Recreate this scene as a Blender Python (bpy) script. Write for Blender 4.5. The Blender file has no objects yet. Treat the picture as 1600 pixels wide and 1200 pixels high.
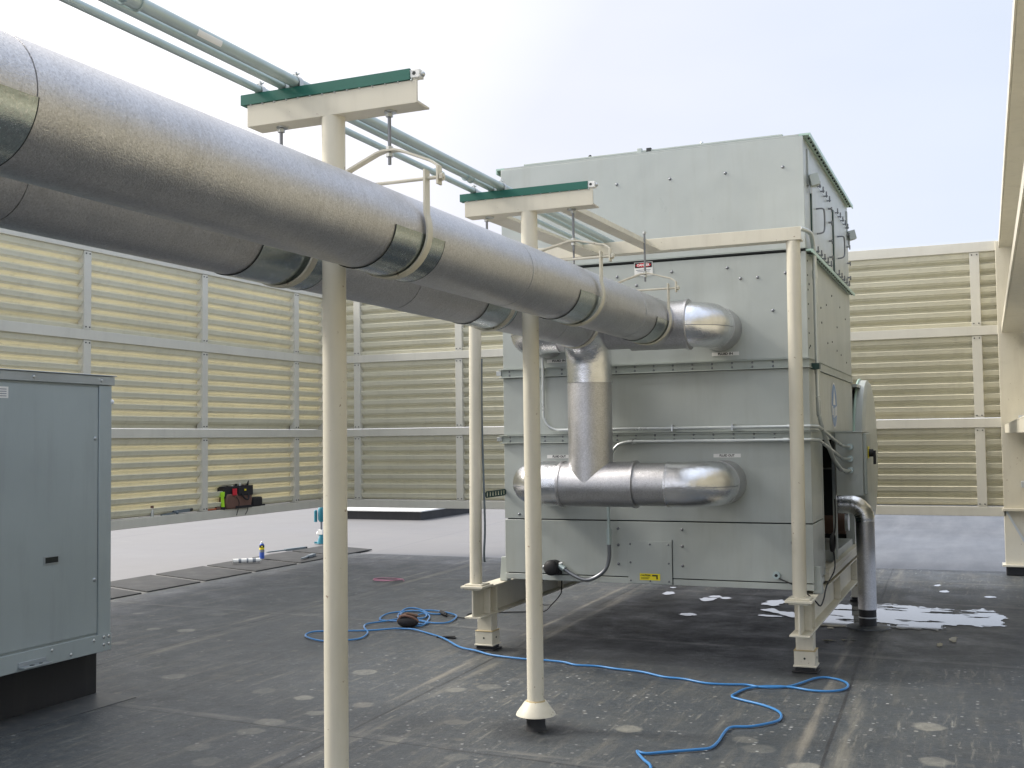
import bpy, math, random
from mathutils import Vector, Matrix
random.seed(7)
S = bpy.context.scene
COL = S.collection
PI = math.pi
# ------------------------------------------------------------------ camera
cam = bpy.data.cameras.new('camera'); co = bpy.data.objects.new('camera', cam); COL.objects.link(co)
yaw, pit, rol = 0.40273906, 0.04959567, -0.01278099
fwd = Vector((-math.sin(yaw)*math.cos(pit), math.cos(yaw)*math.cos(pit), math.sin(pit)))
rt = fwd.cross(Vector((0, 0, 1))).normalized(); up = rt.cross(fwd)
r2 = rt*math.cos(rol)+up*math.sin(rol); u2 = -rt*math.sin(rol)+up*math.cos(rol)
co.matrix_world = Matrix(((r2.x, u2.x, -fwd.x, 0), (r2.y, u2.y, -fwd.y, 0), (r2.z, u2.z, -fwd.z, 1.7), (0, 0, 0, 1)))
cam.sensor_width = 36; cam.lens = 1735.17/1600*36; cam.clip_start = 0.05; cam.clip_end = 2000
S.camera = co
# ------------------------------------------------------------------ world and sun
SUN = Vector((-0.95, -0.14, 0.78)).normalized()
el = math.asin(SUN.z); az = math.atan2(SUN.x, SUN.y)
w = bpy.data.worlds.new("World"); S.world = w; w.use_nodes = True
nt = w.node_tree; N = nt.nodes; Lk = nt.links
bg = N['Background']
sky = N.new('ShaderNodeTexSky'); sky.sky_type = 'NISHITA'; sky.sun_disc = False
sky.sun_elevation = el; sky.sun_rotation = az; sky.dust_density = 3.0; sky.air_density = 1.0
tc = N.new('ShaderNodeTexCoord'); sep = N.new('ShaderNodeSeparateXYZ'); Lk.new(tc.outputs['Generated'], sep.inputs[0])
# thin bright overcast veil: whiter to the left, bluer to the right, brighter towards the horizon
def ramp(nt_, els, src):
    r = nt_.nodes.new('ShaderNodeValToRGB')
    while len(r.color_ramp.elements) < len(els): r.color_ramp.elements.new(0.5)
    for e, (p, c) in zip(r.color_ramp.elements, els): e.position = p; e.color = (*c, 1)
    nt_.links.new(src, r.inputs[0]); return r
mr = N.new('ShaderNodeMapRange'); mr.inputs['From Min'].default_value = -1; mr.inputs['From Max'].default_value = 0.25
Lk.new(sep.outputs['X'], mr.inputs['Value'])
veil = ramp(nt, [(0.0, (6.6, 6.5, 6.75)), (0.45, (6.15, 6.2, 6.7)), (0.8, (5.3, 5.75, 6.6)), (1.0, (4.8, 5.4, 6.5))], mr.outputs[0])
hz = ramp(nt, [(0.0, (2.6, 2.6, 2.6)), (0.11, (1.7, 1.7, 1.7)), (0.16, (1.0, 1.0, 1.0)), (0.50, (1.0, 1.0, 1.0)), (0.75, (1.35, 1.33, 1.3)), (1.0, (1.5, 1.48, 1.42))], sep.outputs['Z'])
dt = N.new('ShaderNodeVectorMath'); dt.operation = 'DOT_PRODUCT'; dt.inputs[1].default_value = SUN; Lk.new(tc.outputs['Generated'], dt.inputs[0])
glow = ramp(nt, [(0.0, (1, 1, 1)), (0.35, (1.0, 1.0, 1.0)), (0.8, (1.7, 1.66, 1.55)), (1.0, (3.6, 3.4, 3.0))], dt.outputs['Value'])
nz = N.new('ShaderNodeTexNoise'); nz.inputs['Scale'].default_value = 2.2; nz.inputs['Detail'].default_value = 4
mp = N.new('ShaderNodeMapping'); mp.inputs['Scale'].default_value = (1, 1, 3.0); mp.inputs['Rotation'].default_value = (0.3, 0.2, 0)
Lk.new(tc.outputs['Generated'], mp.inputs[0]); Lk.new(mp.outputs[0], nz.inputs['Vector'])
nr = ramp(nt, [(0.3, (0.95, 0.96, 0.98)), (0.7, (1.04, 1.03, 1.02))], nz.outputs['Fac'])
def mul(a, b):
    m = N.new('ShaderNodeMix'); m.data_type = 'RGBA'; m.blend_type = 'MULTIPLY'; m.inputs[0].default_value = 1
    m.clamp_result = False
    Lk.new(a, m.inputs[6]); Lk.new(b, m.inputs[7]); return m.outputs[2]
v = mul(mul(mul(veil.outputs[0], hz.outputs[0]), nr.outputs[0]), glow.outputs[0])
mx = N.new('ShaderNodeMix'); mx.data_type = 'RGBA'; mx.inputs[0].default_value = 0.93
Lk.new(sky.outputs[0], mx.inputs[6]); Lk.new(v, mx.inputs[7]); Lk.new(mx.outputs[2], bg.inputs['Color'])
bg.inputs['Strength'].default_value = 0.112
sl = bpy.data.lights.new('sun', 'SUN'); sl.energy = 2.6; sl.angle = math.radians(11); sl.color = (1.0, 0.95, 0.86)
so = bpy.data.objects.new('sun', sl); COL.objects.link(so); so.rotation_euler = SUN.to_track_quat('Z', 'Y').to_euler()
S.view_settings.view_transform = 'Standard'; S.view_settings.look = 'None'; S.view_settings.gamma = 1
S.view_settings.exposure = 0.5
S.render.engine = 'CYCLES'; S.cycles.max_bounces = 6

# ------------------------------------------------------------------ materials
def newmat(name):
    m = bpy.data.materials.new(name); m.use_nodes = True
    return m, m.node_tree, m.node_tree.nodes['Principled BSDF']
def noise(nt, vec, scale, detail=4, rough=0.6, stretch=None, rot=None):
    n = nt.nodes.new('ShaderNodeTexNoise'); n.inputs['Scale'].default_value = scale
    n.inputs['Detail'].default_value = detail; n.inputs['Roughness'].default_value = rough
    if stretch:
        q = nt.nodes.new('ShaderNodeMapping'); q.inputs['Scale'].default_value = stretch
        if rot: q.inputs['Rotation'].default_value = rot
        nt.links.new(vec, q.inputs[0]); vec = q.outputs[0]
    nt.links.new(vec, n.inputs['Vector']); return n.outputs['Fac']
def mixc(nt, fac, a, b, mode='MIX'):
    m = nt.nodes.new('ShaderNodeMix'); m.data_type = 'RGBA'; m.blend_type = mode
    for i, x in ((0, fac), (6, a), (7, b)):
        if isinstance(x, (int, float)): m.inputs[i].default_value = x
        elif isinstance(x, tuple): m.inputs[i].default_value = (*x, 1)
        else: nt.links.new(x, m.inputs[i])
    return m.outputs[2]
def rmp(nt, src, p0, p1, a=0.0, b=1.0):
    m = nt.nodes.new('ShaderNodeMapRange'); m.clamp = True
    m.inputs['From Min'].default_value = p0; m.inputs['From Max'].default_value = p1
    m.inputs['To Min'].default_value = a; m.inputs['To Max'].default_value = b
    nt.links.new(src, m.inputs['Value']); return m.outputs[0]
def mth(nt, op, a, b=None, c=None):
    m = nt.nodes.new('ShaderNodeMath'); m.operation = op
    for i, x in enumerate((a, b, c)):
        if x is None: continue
        if isinstance(x, (int, float)): m.inputs[i].default_value = x
        else: nt.links.new(x, m.inputs[i])
    return m.outputs[0]
def objc(nt):
    return nt.nodes.new('ShaderNodeTexCoord').outputs['Object']
def bump(nt, p, h, dist=0.002, strength=0.5):
    b = nt.nodes.new('ShaderNodeBump'); b.inputs['Distance'].default_value = dist; b.inputs['Strength'].default_value = strength
    nt.links.new(h, b.inputs['Height']); nt.links.new(b.outputs[0], p.inputs['Normal'])
def paint(name, c, rough=0.45, dirt=0.10, dirtc=(0.30, 0.26, 0.2), spec=0.4, metal=0.0, bs=0.15, scale=1.7, streak=True, buckle=0.0, chips=False):
    m, nt, p = newmat(name); v = objc(nt)
    n1 = noise(nt, v, scale, 6); n2 = noise(nt, v, 9, 5, 0.65, (1, 1, 0.12) if streak else None)
    a = mixc(nt, rmp(nt, n1, 0.3, 0.7), tuple(x*0.93 for x in c), tuple(min(1, x*1.05) for x in c))
    f = rmp(nt, n2, 0.5, 0.78, 0, dirt)
    p_ = mixc(nt, f, a, dirtc)
    if chips:
        p_ = mixc(nt, rmp(nt, noise(nt, v, 34, 3, 0.6), 0.70, 0.73, 0, 0.75), p_, (0.20, 0.12, 0.07))
        p_ = mixc(nt, rmp(nt, noise(nt, v, 3.1, 6, 0.75), 0.56, 0.72, 0, 0.30), p_, (0.36, 0.33, 0.27))
    nt.links.new(p_, p.inputs['Base Color'])
    p.inputs['Metallic'].default_value = metal; p.inputs['Specular IOR Level'].default_value = spec
    nt.links.new(rmp(nt, n1, 0.3, 0.7, rough-0.07, rough+0.08), p.inputs['Roughness'])
    if buckle: bump(nt, p, mth(nt, 'ADD', mth(nt, 'MULTIPLY', noise(nt, v, 1.6, 2, 0.4), 1.0), mth(nt, 'MULTIPLY', noise(nt, v, 60, 3), 0.006)), 0.05*buckle, 1.0)
    else: bump(nt, p, noise(nt, v, 60, 3), 0.0008, bs)
    return m
M = {}
M['cream'] = paint('cream_steel_paint', (0.61, 0.575, 0.475), 0.42, 0.22, chips=True)
M['frame'] = paint('pale_frame_paint', (0.60, 0.58, 0.51), 0.45, 0.15)
M['louver'] = paint('louver_paint', (0.66, 0.63, 0.495), 0.5, 0.25, (0.3, 0.28, 0.22), scale=0.9)
M['bracket'] = paint('galvanised_bracket', (0.50, 0.53, 0.55), 0.4, 0.1, metal=0.35)
M['tower'] = paint('tower_grey_green_paint', (0.418, 0.447, 0.428), 0.34, 0.22, (0.27, 0.26, 0.22), buckle=0.6)
M['tower_trim'] = paint('tower_trim_paint', (0.375, 0.41, 0.385), 0.4, 0.25, (0.2, 0.18, 0.15))
M['tower_edge'] = paint('tower_lip_paint', (0.40, 0.55, 0.48), 0.35, 0.1)
M['seam'] = paint('dark_seam_gasket', (0.03, 0.035, 0.035), 0.6, 0)
M['unit'] = paint('air_handler_paint', (0.325, 0.375, 0.39), 0.38, 0.22, (0.18, 0.20, 0.20), metal=0.1, scale=1.0, buckle=0.4)
M['galv'] = paint('galvanised_cap', (0.40, 0.44, 0.47), 0.33, 0.2, metal=0.7)
M['zinc'] = paint('zinc_conduit', (0.42, 0.50, 0.50), 0.35, 0.25, (0.25, 0.28, 0.27), metal=0.55)
M['silver'] = paint('bright_zinc_conduit', (0.55, 0.58, 0.575), 0.3, 0.15, (0.3, 0.3, 0.28), metal=0.45)
M['zincd'] = paint('zinc_fastener', (0.5, 0.52, 0.52), 0.3, 0.1, metal=0.8)
M['green'] = paint('green_strut_enamel', (0.015, 0.115, 0.085), 0.4, 0.1, (0.03, 0.04, 0.03))
M['black'] = paint('black_rubber', (0.014, 0.014, 0.016), 0.6, 0.15, (0.08, 0.075, 0.07))
M['dark'] = paint('dark_void', (0.012, 0.016, 0.015), 0.7, 0.0)
M['dgreen'] = paint('dark_green_metal', (0.012, 0.045, 0.038), 0.4, 0.1)
M['rod'] = paint('plain_steel_rod', (0.22, 0.23, 0.25), 0.4, 0.2, metal=0.8)
M['cord'] = paint('blue_cord', (0.035, 0.175, 0.42), 0.35, 0.05, streak=False)
M['teal'] = paint('teal_plastic', (0.03, 0.20, 0.27), 0.35, 0.05)
M['white'] = paint('white_plastic', (0.78, 0.78, 0.76), 0.4, 0.15)
M['paper'] = paint('white_sticker', (0.75, 0.75, 0.73), 0.5, 0.1)
M['red'] = paint('sticker_red', (0.62, 0.02, 0.04), 0.5, 0.0)
M['yellow'] = paint('sticker_yellow', (0.85, 0.72, 0.02), 0.5, 0.0)
M['ink'] = paint('sticker_black', (0.01, 0.01, 0.01), 0.5, 0.0)
M['greyink'] = paint('sticker_grey', (0.22, 0.24, 0.27), 0.5, 0.0)
M['blue'] = paint('label_blue', (0.03, 0.09, 0.42), 0.35, 0.0)
M['lblue'] = paint('logo_blue', (0.10, 0.22, 0.46), 0.35, 0.0)
M['lime'] = paint('lime_plastic', (0.45, 0.85, 0.04), 0.4, 0.0)
M['leather'] = paint('brown_leather', (0.16, 0.085, 0.065), 0.7, 0.2, (0.05, 0.03, 0.03), streak=False)
M['canvas'] = paint('black_canvas', (0.02, 0.019, 0.022), 0.8, 0.1, (0.06, 0.05, 0.05), streak=False)
M['tool'] = paint('grey_tool', (0.14, 0.17, 0.19), 0.45, 0.1)
M['orange'] = paint('orange_plastic', (0.45, 0.12, 0.05), 0.4, 0.0)
M['pink'] = paint('pink_rope', (0.42, 0.20, 0.27), 0.6, 0.0)
M['rust'] = paint('rusty_metal', (0.12, 0.07, 0.05), 0.7, 0.4, (0.2, 0.1, 0.05))
M['caulk'] = paint('sealant_bead', (0.42, 0.34, 0.2), 0.7, 0.2)
M['lens'] = paint('reflector_pale', (0.8, 0.82, 0.85), 0.2, 0)

def jacket(name, base, r0, r1, streak, grime, bmp=0.6, wr=0.0):
    m, nt, p = newmat(name); v = objc(nt)
    fine = noise(nt, v, 170, 3, 0.7); mid = noise(nt, v, 11, 5, 0.65)
    ring = noise(nt, v, 30, 4, 0.6, (0.25, 2.2, 0.25))      # marks running round the pipe
    big = noise(nt, v, 1.3, 5, 0.6)
    c = mixc(nt, rmp(nt, mid, 0.3, 0.7), tuple(x*0.86 for x in base), base)
    c = mixc(nt, rmp(nt, ring, 0.42, 0.75, 0, streak), c, (0.42, 0.40, 0.34))
    c = mixc(nt, rmp(nt, mth(nt, 'MULTIPLY', big, ring), 0.27, 0.42, 0, grime), c, (0.13, 0.10, 0.08))
    c = mixc(nt, rmp(nt, noise(nt, v, 95, 4, 0.8), 0.52, 0.66, 0, 0.5 if not wr else 0.0), c, (0.80, 0.79, 0.80))
    c = mixc(nt, rmp(nt, noise(nt, v, 120, 3, 0.8), 0.50, 0.40, 0, 0.4 if not wr else 0.0), c, (0.30, 0.29, 0.29))
    nt.links.new(c, p.inputs['Base Color']); p.inputs['Metallic'].default_value = 1.0
    rr = mth(nt, 'ADD', rmp(nt, fine, 0.3, 0.7, r0, r1), rmp(nt, mid, 0.3, 0.7, -0.03, 0.05))
    nt.links.new(rr, p.inputs['Roughness'])
    h = mth(nt, 'ADD', mth(nt, 'MULTIPLY', fine, 0.75), mth(nt, 'MULTIPLY', ring, 0.05))
    if wr:
        wn = noise(nt, v, 6, 4, 0.55); h = mth(nt, 'ADD', mth(nt, 'MULTIPLY', h, 0.25), mth(nt, 'MULTIPLY', wn, wr))
    bump(nt, p, h, 0.004 if not wr else 0.02, bmp)
    return m
M['jacket'] = jacket('embossed_aluminium_jacket', (0.60, 0.595, 0.61), 0.28, 0.44, 0.08, 0.16)
M['polish'] = jacket('smooth_aluminium_elbow', (0.84, 0.84, 0.86), 0.07, 0.17, 0.05, 0.1, 0.4, 1.0)
M['shield'] = jacket('galvanised_shield', (0.46, 0.52, 0.52), 0.16, 0.26, 0.1, 0.1, 0.15)

def make_roof():
    m, nt, p = newmat('dark_roof_membrane'); v = objc(nt)
    sp = nt.nodes.new('ShaderNodeSeparateXYZ'); nt.links.new(v, sp.inputs[0])
    wob = noise(nt, v, 0.8, 4)
    big = noise(nt, v, 0.35, 6, 0.6); mid = noise(nt, v, 2.4, 7, 0.7); fine = noise(nt, v, 70, 5, 0.75)
    stk = noise(nt, v, 5, 6, 0.7, (1.6, 0.16, 1), (0, 0, 0.09)); stk2 = noise(nt, v, 7, 6, 0.75, (0.2, 1.9, 1), (0, 0, -0.1))
    c = mixc(nt, rmp(nt, big, 0.35, 0.65), (0.028, 0.037, 0.046), (0.047, 0.058, 0.068))
    c = mixc(nt, rmp(nt, mid, 0.42, 0.72, 0, 0.6), c, (0.078, 0.083, 0.084))
    c = mixc(nt, rmp(nt, stk, 0.52, 0.72, 0, 0.6), c, (0.16, 0.15, 0.125))
    c = mixc(nt, rmp(nt, stk2, 0.56, 0.78, 0, 0.5), c, (0.15, 0.145, 0.13))
    blot = noise(nt, v, 13, 6, 0.8, (1.3, 0.55, 1), (0, 0, 0.09))
    c = mixc(nt, mth(nt, 'MULTIPLY', rmp(nt, blot, 0.55, 0.66, 0, 0.75), rmp(nt, big, 0.42, 0.6, 0.15, 1)), c, (0.18, 0.165, 0.135))
    c = mixc(nt, rmp(nt, noise(nt, v, 6, 6, 0.8), 0.36, 0.48, 0.45, 0), c, (0.028, 0.031, 0.034))
    c = mixc(nt, rmp(nt, fine, 0.4, 0.7, 0, 0.45), c, (0.12, 0.12, 0.118))
    c = mixc(nt, rmp(nt, noise(nt, v, 140, 2, 0.6), 0.5, 0.62, 0, 0.4), c, (0.03, 0.032, 0.034))
    sc1 = noise(nt, v, 16, 5, 0.75, (1.5, 0.13, 1), (0, 0, 0.06)); sc2 = noise(nt, v, 19, 5, 0.75, (0.16, 1.4, 1), (0, 0, -0.07))
    zone = rmp(nt, noise(nt, v, 0.55, 3, 0.5), 0.40, 0.60, 0.2, 1)
    c = mixc(nt, mth(nt, 'MULTIPLY', rmp(nt, sc1, 0.57, 0.66, 0, 0.8), zone), c, (0.20, 0.195, 0.17))
    c = mixc(nt, mth(nt, 'MULTIPLY', rmp(nt, sc2, 0.60, 0.70, 0, 0.6), zone), c, (0.19, 0.19, 0.18))
    c = mixc(nt, mth(nt, 'MULTIPLY', rmp(nt, noise(nt, v, 24, 5, 0.8), 0.58, 0.66, 0, 0.7), zone), c, (0.17, 0.165, 0.145))
    c = mixc(nt, rmp(nt, noise(nt, v, 20, 5, 0.8), 0.45, 0.35, 0, 0.6), c, (0.020, 0.023, 0.026))
    # dusty rounds over the fastener plates
    def spots(scale, r, amt, colr, thr):
        vo = nt.nodes.new('ShaderNodeTexVoronoi'); vo.inputs['Scale'].default_value = scale; vo.inputs['Randomness'].default_value = 0.75
        vd = nt.nodes.new('ShaderNodeVectorMath'); vd.operation = 'ADD'
        nn = nt.nodes.new('ShaderNodeTexNoise'); nn.inputs['Scale'].default_value = 9; nt.links.new(v, nn.inputs['Vector'])
        sc = nt.nodes.new('ShaderNodeVectorMath'); sc.operation = 'SCALE'; sc.inputs['Scale'].default_value = 0.09/scale*1.1
        nt.links.new(nn.outputs['Color'], sc.inputs[0]); nt.links.new(v, vd.inputs[0]); nt.links.new(sc.outputs[0], vd.inputs[1])
        nt.links.new(vd.outputs[0], vo.inputs['Vector'])
        d = rmp(nt, vo.outputs['Distance'], r*0.75, r, 1, 0)
        s2 = nt.nodes.new('ShaderNodeSeparateColor'); nt.links.new(vo.outputs['Color'], s2.inputs[0])
        g = mth(nt, 'GREATER_THAN', s2.outputs[0], thr)
        f = mth(nt, 'MULTIPLY', mth(nt, 'MULTIPLY', d, g), rmp(nt, mth(nt, 'MULTIPLY', s2.outputs[1], noise(nt, v, 14, 3)), 0.0, 0.5, amt*0.25, amt))
        return f, colr
    for args in ((1.2, 0.10, 0.6, (0.2, 0.19, 0.165), 0.55), (3.7, 0.12, 0.5, (0.2, 0.185, 0.15), 0.72), (8, 0.12, 0.8, (0.28, 0.275, 0.26), 0.66), (13, 0.17, 1.0, (0.4, 0.4, 0.39), 0.66), (23, 0.25, 1.3, (0.6, 0.61, 0.61), 0.80)):
        f, colr = spots(*args)
        if args[0] > 10: f = mth(nt, 'MULTIPLY', f, rmp(nt, noise(nt, v, 0.9, 4), 0.36, 0.56, 0.1, 1.0)); f = mth(nt, 'MULTIPLY', f, rmp(nt, sp.outputs['X'], -5.0, -2.4, 0.15, 0.5)) if args[0] > 10 else f
        c = mixc(nt, f, c, colr)
    PL = [(-4.107, 5.101), (-4.045, 5.486), (-4.062, 5.7), (-3.918, 6.005), (-3.896, 4.89), (-3.199, 7.048), (-3.377, 6.88), (-1.974, 6.313), (-1.188, 6.162), (-1.301, 6.312), (-.301, 6.238), (-.365, 6.967), (-2.663, 5.441), (-3.167, 5.591), (-4.267, 7.18), (-4.231, 6.331), (-4.6, 6.397), (-5.521, 6.568), (-7.087, 8.168), (-6.756, 8.209), (-7.073, 9.073), (-6.883, 7.495), (-2.2, 5.3), (-.9, 5.9)]
    nn = nt.nodes.new('ShaderNodeTexNoise'); nn.inputs['Scale'].default_value = 11; nt.links.new(v, nn.inputs['Vector'])
    sc = nt.nodes.new('ShaderNodeVectorMath'); sc.operation = 'MULTIPLY_ADD'; sc.inputs[1].default_value = (.07, .07, 0); nt.links.new(nn.outputs['Color'], sc.inputs[0]); nt.links.new(v, sc.inputs[2])
    acc = None
    for i, (ax_, ay_) in enumerate(PL):
        dn = nt.nodes.new('ShaderNodeVectorMath'); dn.operation = 'DISTANCE'; dn.inputs[1].default_value = (ax_+.035, ay_+.035, 0); nt.links.new(sc.outputs[0], dn.inputs[0])
        q = rmp(nt, dn.outputs['Value'], .055+.012*(i % 3), .078+.012*(i % 3), 1, 0); q = mth(nt, 'MULTIPLY', q, .28+.16*(i % 4))
        acc = q if acc is None else mth(nt, 'MAXIMUM', acc, q)
    c = mixc(nt, mth(nt, 'MULTIPLY', acc, rmp(nt, blot, 0.35, 0.6, 0.45, 1)), c, (0.24, 0.235, 0.205))
    # wet ground beside the tower, and the tower's shade painted in underneath it
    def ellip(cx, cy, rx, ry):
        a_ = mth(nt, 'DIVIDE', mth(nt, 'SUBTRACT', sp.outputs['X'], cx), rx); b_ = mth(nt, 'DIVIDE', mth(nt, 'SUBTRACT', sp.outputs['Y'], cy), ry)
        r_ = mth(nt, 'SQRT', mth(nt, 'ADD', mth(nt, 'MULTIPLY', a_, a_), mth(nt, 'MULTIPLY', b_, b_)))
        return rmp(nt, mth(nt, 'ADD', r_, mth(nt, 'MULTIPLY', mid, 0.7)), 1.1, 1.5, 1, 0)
    wet_and_shade = mth(nt, 'MAXIMUM', ellip(-.7, 10.6, 2.2, 1.9), ellip(-2.35, 10.0, 1.9, 2.2))
    c = mixc(nt, mth(nt, 'MULTIPLY', wet_and_shade, .88), c, (0.018, 0.020, 0.023))
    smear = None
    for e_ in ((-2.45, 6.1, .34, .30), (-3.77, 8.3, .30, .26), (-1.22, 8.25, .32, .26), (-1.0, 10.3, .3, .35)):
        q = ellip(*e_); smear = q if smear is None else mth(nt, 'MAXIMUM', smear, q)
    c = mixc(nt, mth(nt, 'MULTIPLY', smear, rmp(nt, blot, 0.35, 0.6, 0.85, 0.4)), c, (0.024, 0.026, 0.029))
    # lap seams, with the dust that gathers along them
    def line(coord, pos, wd, soft=0.01):
        return rmp(nt, mth(nt, 'ABSOLUTE', mth(nt, 'SUBTRACT', coord, pos)), wd, wd+soft, 1, 0)
    X, Y = sp.outputs['X'], sp.outputs['Y']
    xs = mth(nt, 'ADD', mth(nt, 'ADD', X, mth(nt, 'MULTIPLY', Y, 0.035)), mth(nt, 'MULTIPLY', wob, 0.05))
    ys = mth(nt, 'ADD', mth(nt, 'ADD', Y, mth(nt, 'MULTIPLY', X, 0.06)), mth(nt, 'MULTIPLY', wob, 0.06))
    for pos in (-8.6, -6.1, -3.27, -0.6):
        c = mixc(nt, mth(nt, 'MULTIPLY', line(xs, pos+0.09, 0.01, 0.08), rmp(nt, stk, 0.42, 0.66, 0.0, 0.7)), c, (0.20, 0.19, 0.16))
        c = mixc(nt, mth(nt, 'MULTIPLY', line(xs, pos-0.13, 0.01, 0.03), rmp(nt, stk, 0.45, 0.62, 0.0, 0.7)), c, (0.21, 0.195, 0.165))
        c = mixc(nt, mth(nt, 'MULTIPLY', line(xs, pos, 0.007, 0.006), 0.75), c, (0.022, 0.022, 0.024))
    for pos in (5.42, 8.9, 11.9, 13.6):
        c = mixc(nt, mth(nt, 'MULTIPLY', line(ys, pos+0.07, 0.005, 0.07), rmp(nt, stk2, 0.42, 0.64, 0.0, 0.6)), c, (0.18, 0.175, 0.16))
        c = mixc(nt, mth(nt, 'MULTIPLY', line(ys, pos, 0.006, 0.006), 0.7), c, (0.022, 0.022, 0.024))
    c = mixc(nt, rmp(nt, mth(nt, 'ADD', X, mth(nt, 'MULTIPLY', wob, .12)), -8.80, -8.86, 0, .8), c, mixc(nt, stk, (0.13, 0.13, 0.125), (0.20, 0.195, 0.18)))
    nt.links.new(c, p.inputs['Base Color'])
    nt.links.new(mth(nt, 'SUBTRACT', rmp(nt, mid, 0.3, 0.7, 0.42, 0.66), mth(nt, 'MULTIPLY', wet_and_shade, .03)), p.inputs['Roughness']); p.inputs['Specular IOR Level'].default_value = 0.3
    bump(nt, p, mth(nt, 'ADD', mth(nt, 'MULTIPLY', fine, 0.5), mth(nt, 'MULTIPLY', mid, 2.2)), 0.012, 0.55)
    return m
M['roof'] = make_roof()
def make_outer():
    m, nt, p = newmat('pale_roof_membrane'); v = objc(nt)
    b = noise(nt, v, 0.3, 6); s = noise(nt, v, 3, 6, 0.7, (1, 0.15, 1), (0, 0, 1.2))
    c = mixc(nt, rmp(nt, b, 0.35, 0.65), (0.135, 0.132, 0.136), (0.180, 0.176, 0.178))
    c = mixc(nt, rmp(nt, s, 0.5, 0.8, 0, 0.45), c, (0.12, 0.12, 0.125))
    c = mixc(nt, rmp(nt, noise(nt, v, 6, 5, 0.7, (0.1, 1.6, 1)), 0.66, 0.72, 0, 0.6), c, (0.34, 0.34, 0.35))
    sp = nt.nodes.new('ShaderNodeSeparateXYZ'); nt.links.new(v, sp.inputs[0])
    for ax, pos in (('Y', 17.2), ('Y', 19.6), ('X', -13.1), ('X', -7.2), ('X', -1.0)):
        q = mth(nt, 'ADD', sp.outputs[ax], mth(nt, 'MULTIPLY', sp.outputs['X' if ax == 'Y' else 'Y'], 0.10))
        c = mixc(nt, rmp(nt, mth(nt, 'ABSOLUTE', mth(nt, 'SUBTRACT', q, pos)), 0.012, 0.03, 0.7, 0), c, (0.12, 0.12, 0.13))
    c = mixc(nt, rmp(nt, mth(nt, 'ADD', sp.outputs['X'], mth(nt, 'MULTIPLY', b, 1.0)), -6.8, -5.0, 0, 1), c, mixc(nt, rmp(nt, s, 0.4, 0.7), (0.075, 0.082, 0.097), (0.12, 0.127, 0.142)))  # shade of tower and walls painted into the membrane colour towards the right
    nt.links.new(c, p.inputs['Base Color']); nt.links.new(rmp(nt, b, 0.3, 0.7, 0.4, 0.6), p.inputs['Roughness'])
    bump(nt, p, noise(nt, v, 40, 4), 0.004, 0.3)
    return m
M['outer'] = make_outer()
def make_water():
    m, nt, p = newmat('standing_water'); v = objc(nt)
    p.inputs['Base Color'].default_value = (0.10, 0.11, 0.12, 1); p.inputs['Roughness'].default_value = 0.03
    p.inputs['IOR'].default_value = 2.7
    bump(nt, p, noise(nt, v, 3, 2), 0.0006, 0.1)
    return m
M['water'] = make_water()
def make_mat():
    m, nt, p = newmat('rubber_walkway_pad'); v = objc(nt)
    vo = nt.nodes.new('ShaderNodeTexVoronoi'); vo.inputs['Scale'].default_value = 45; vo.inputs['Randomness'].default_value = 0.1
    nt.links.new(v, vo.inputs['Vector'])
    c = mixc(nt, rmp(nt, vo.outputs['Distance'], 0.2, 0.5), (0.055, 0.058, 0.06), (0.018, 0.019, 0.02))
    c = mixc(nt, rmp(nt, noise(nt, v, 4, 5), 0.45, 0.8, 0, 0.5), c, (0.085, 0.085, 0.08))
    nt.links.new(c, p.inputs['Base Color']); p.inputs['Roughness'].default_value = 0.75
    bump(nt, p, vo.outputs['Distance'], 0.003, 0.6); return m
M['pad'] = make_mat()

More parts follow.
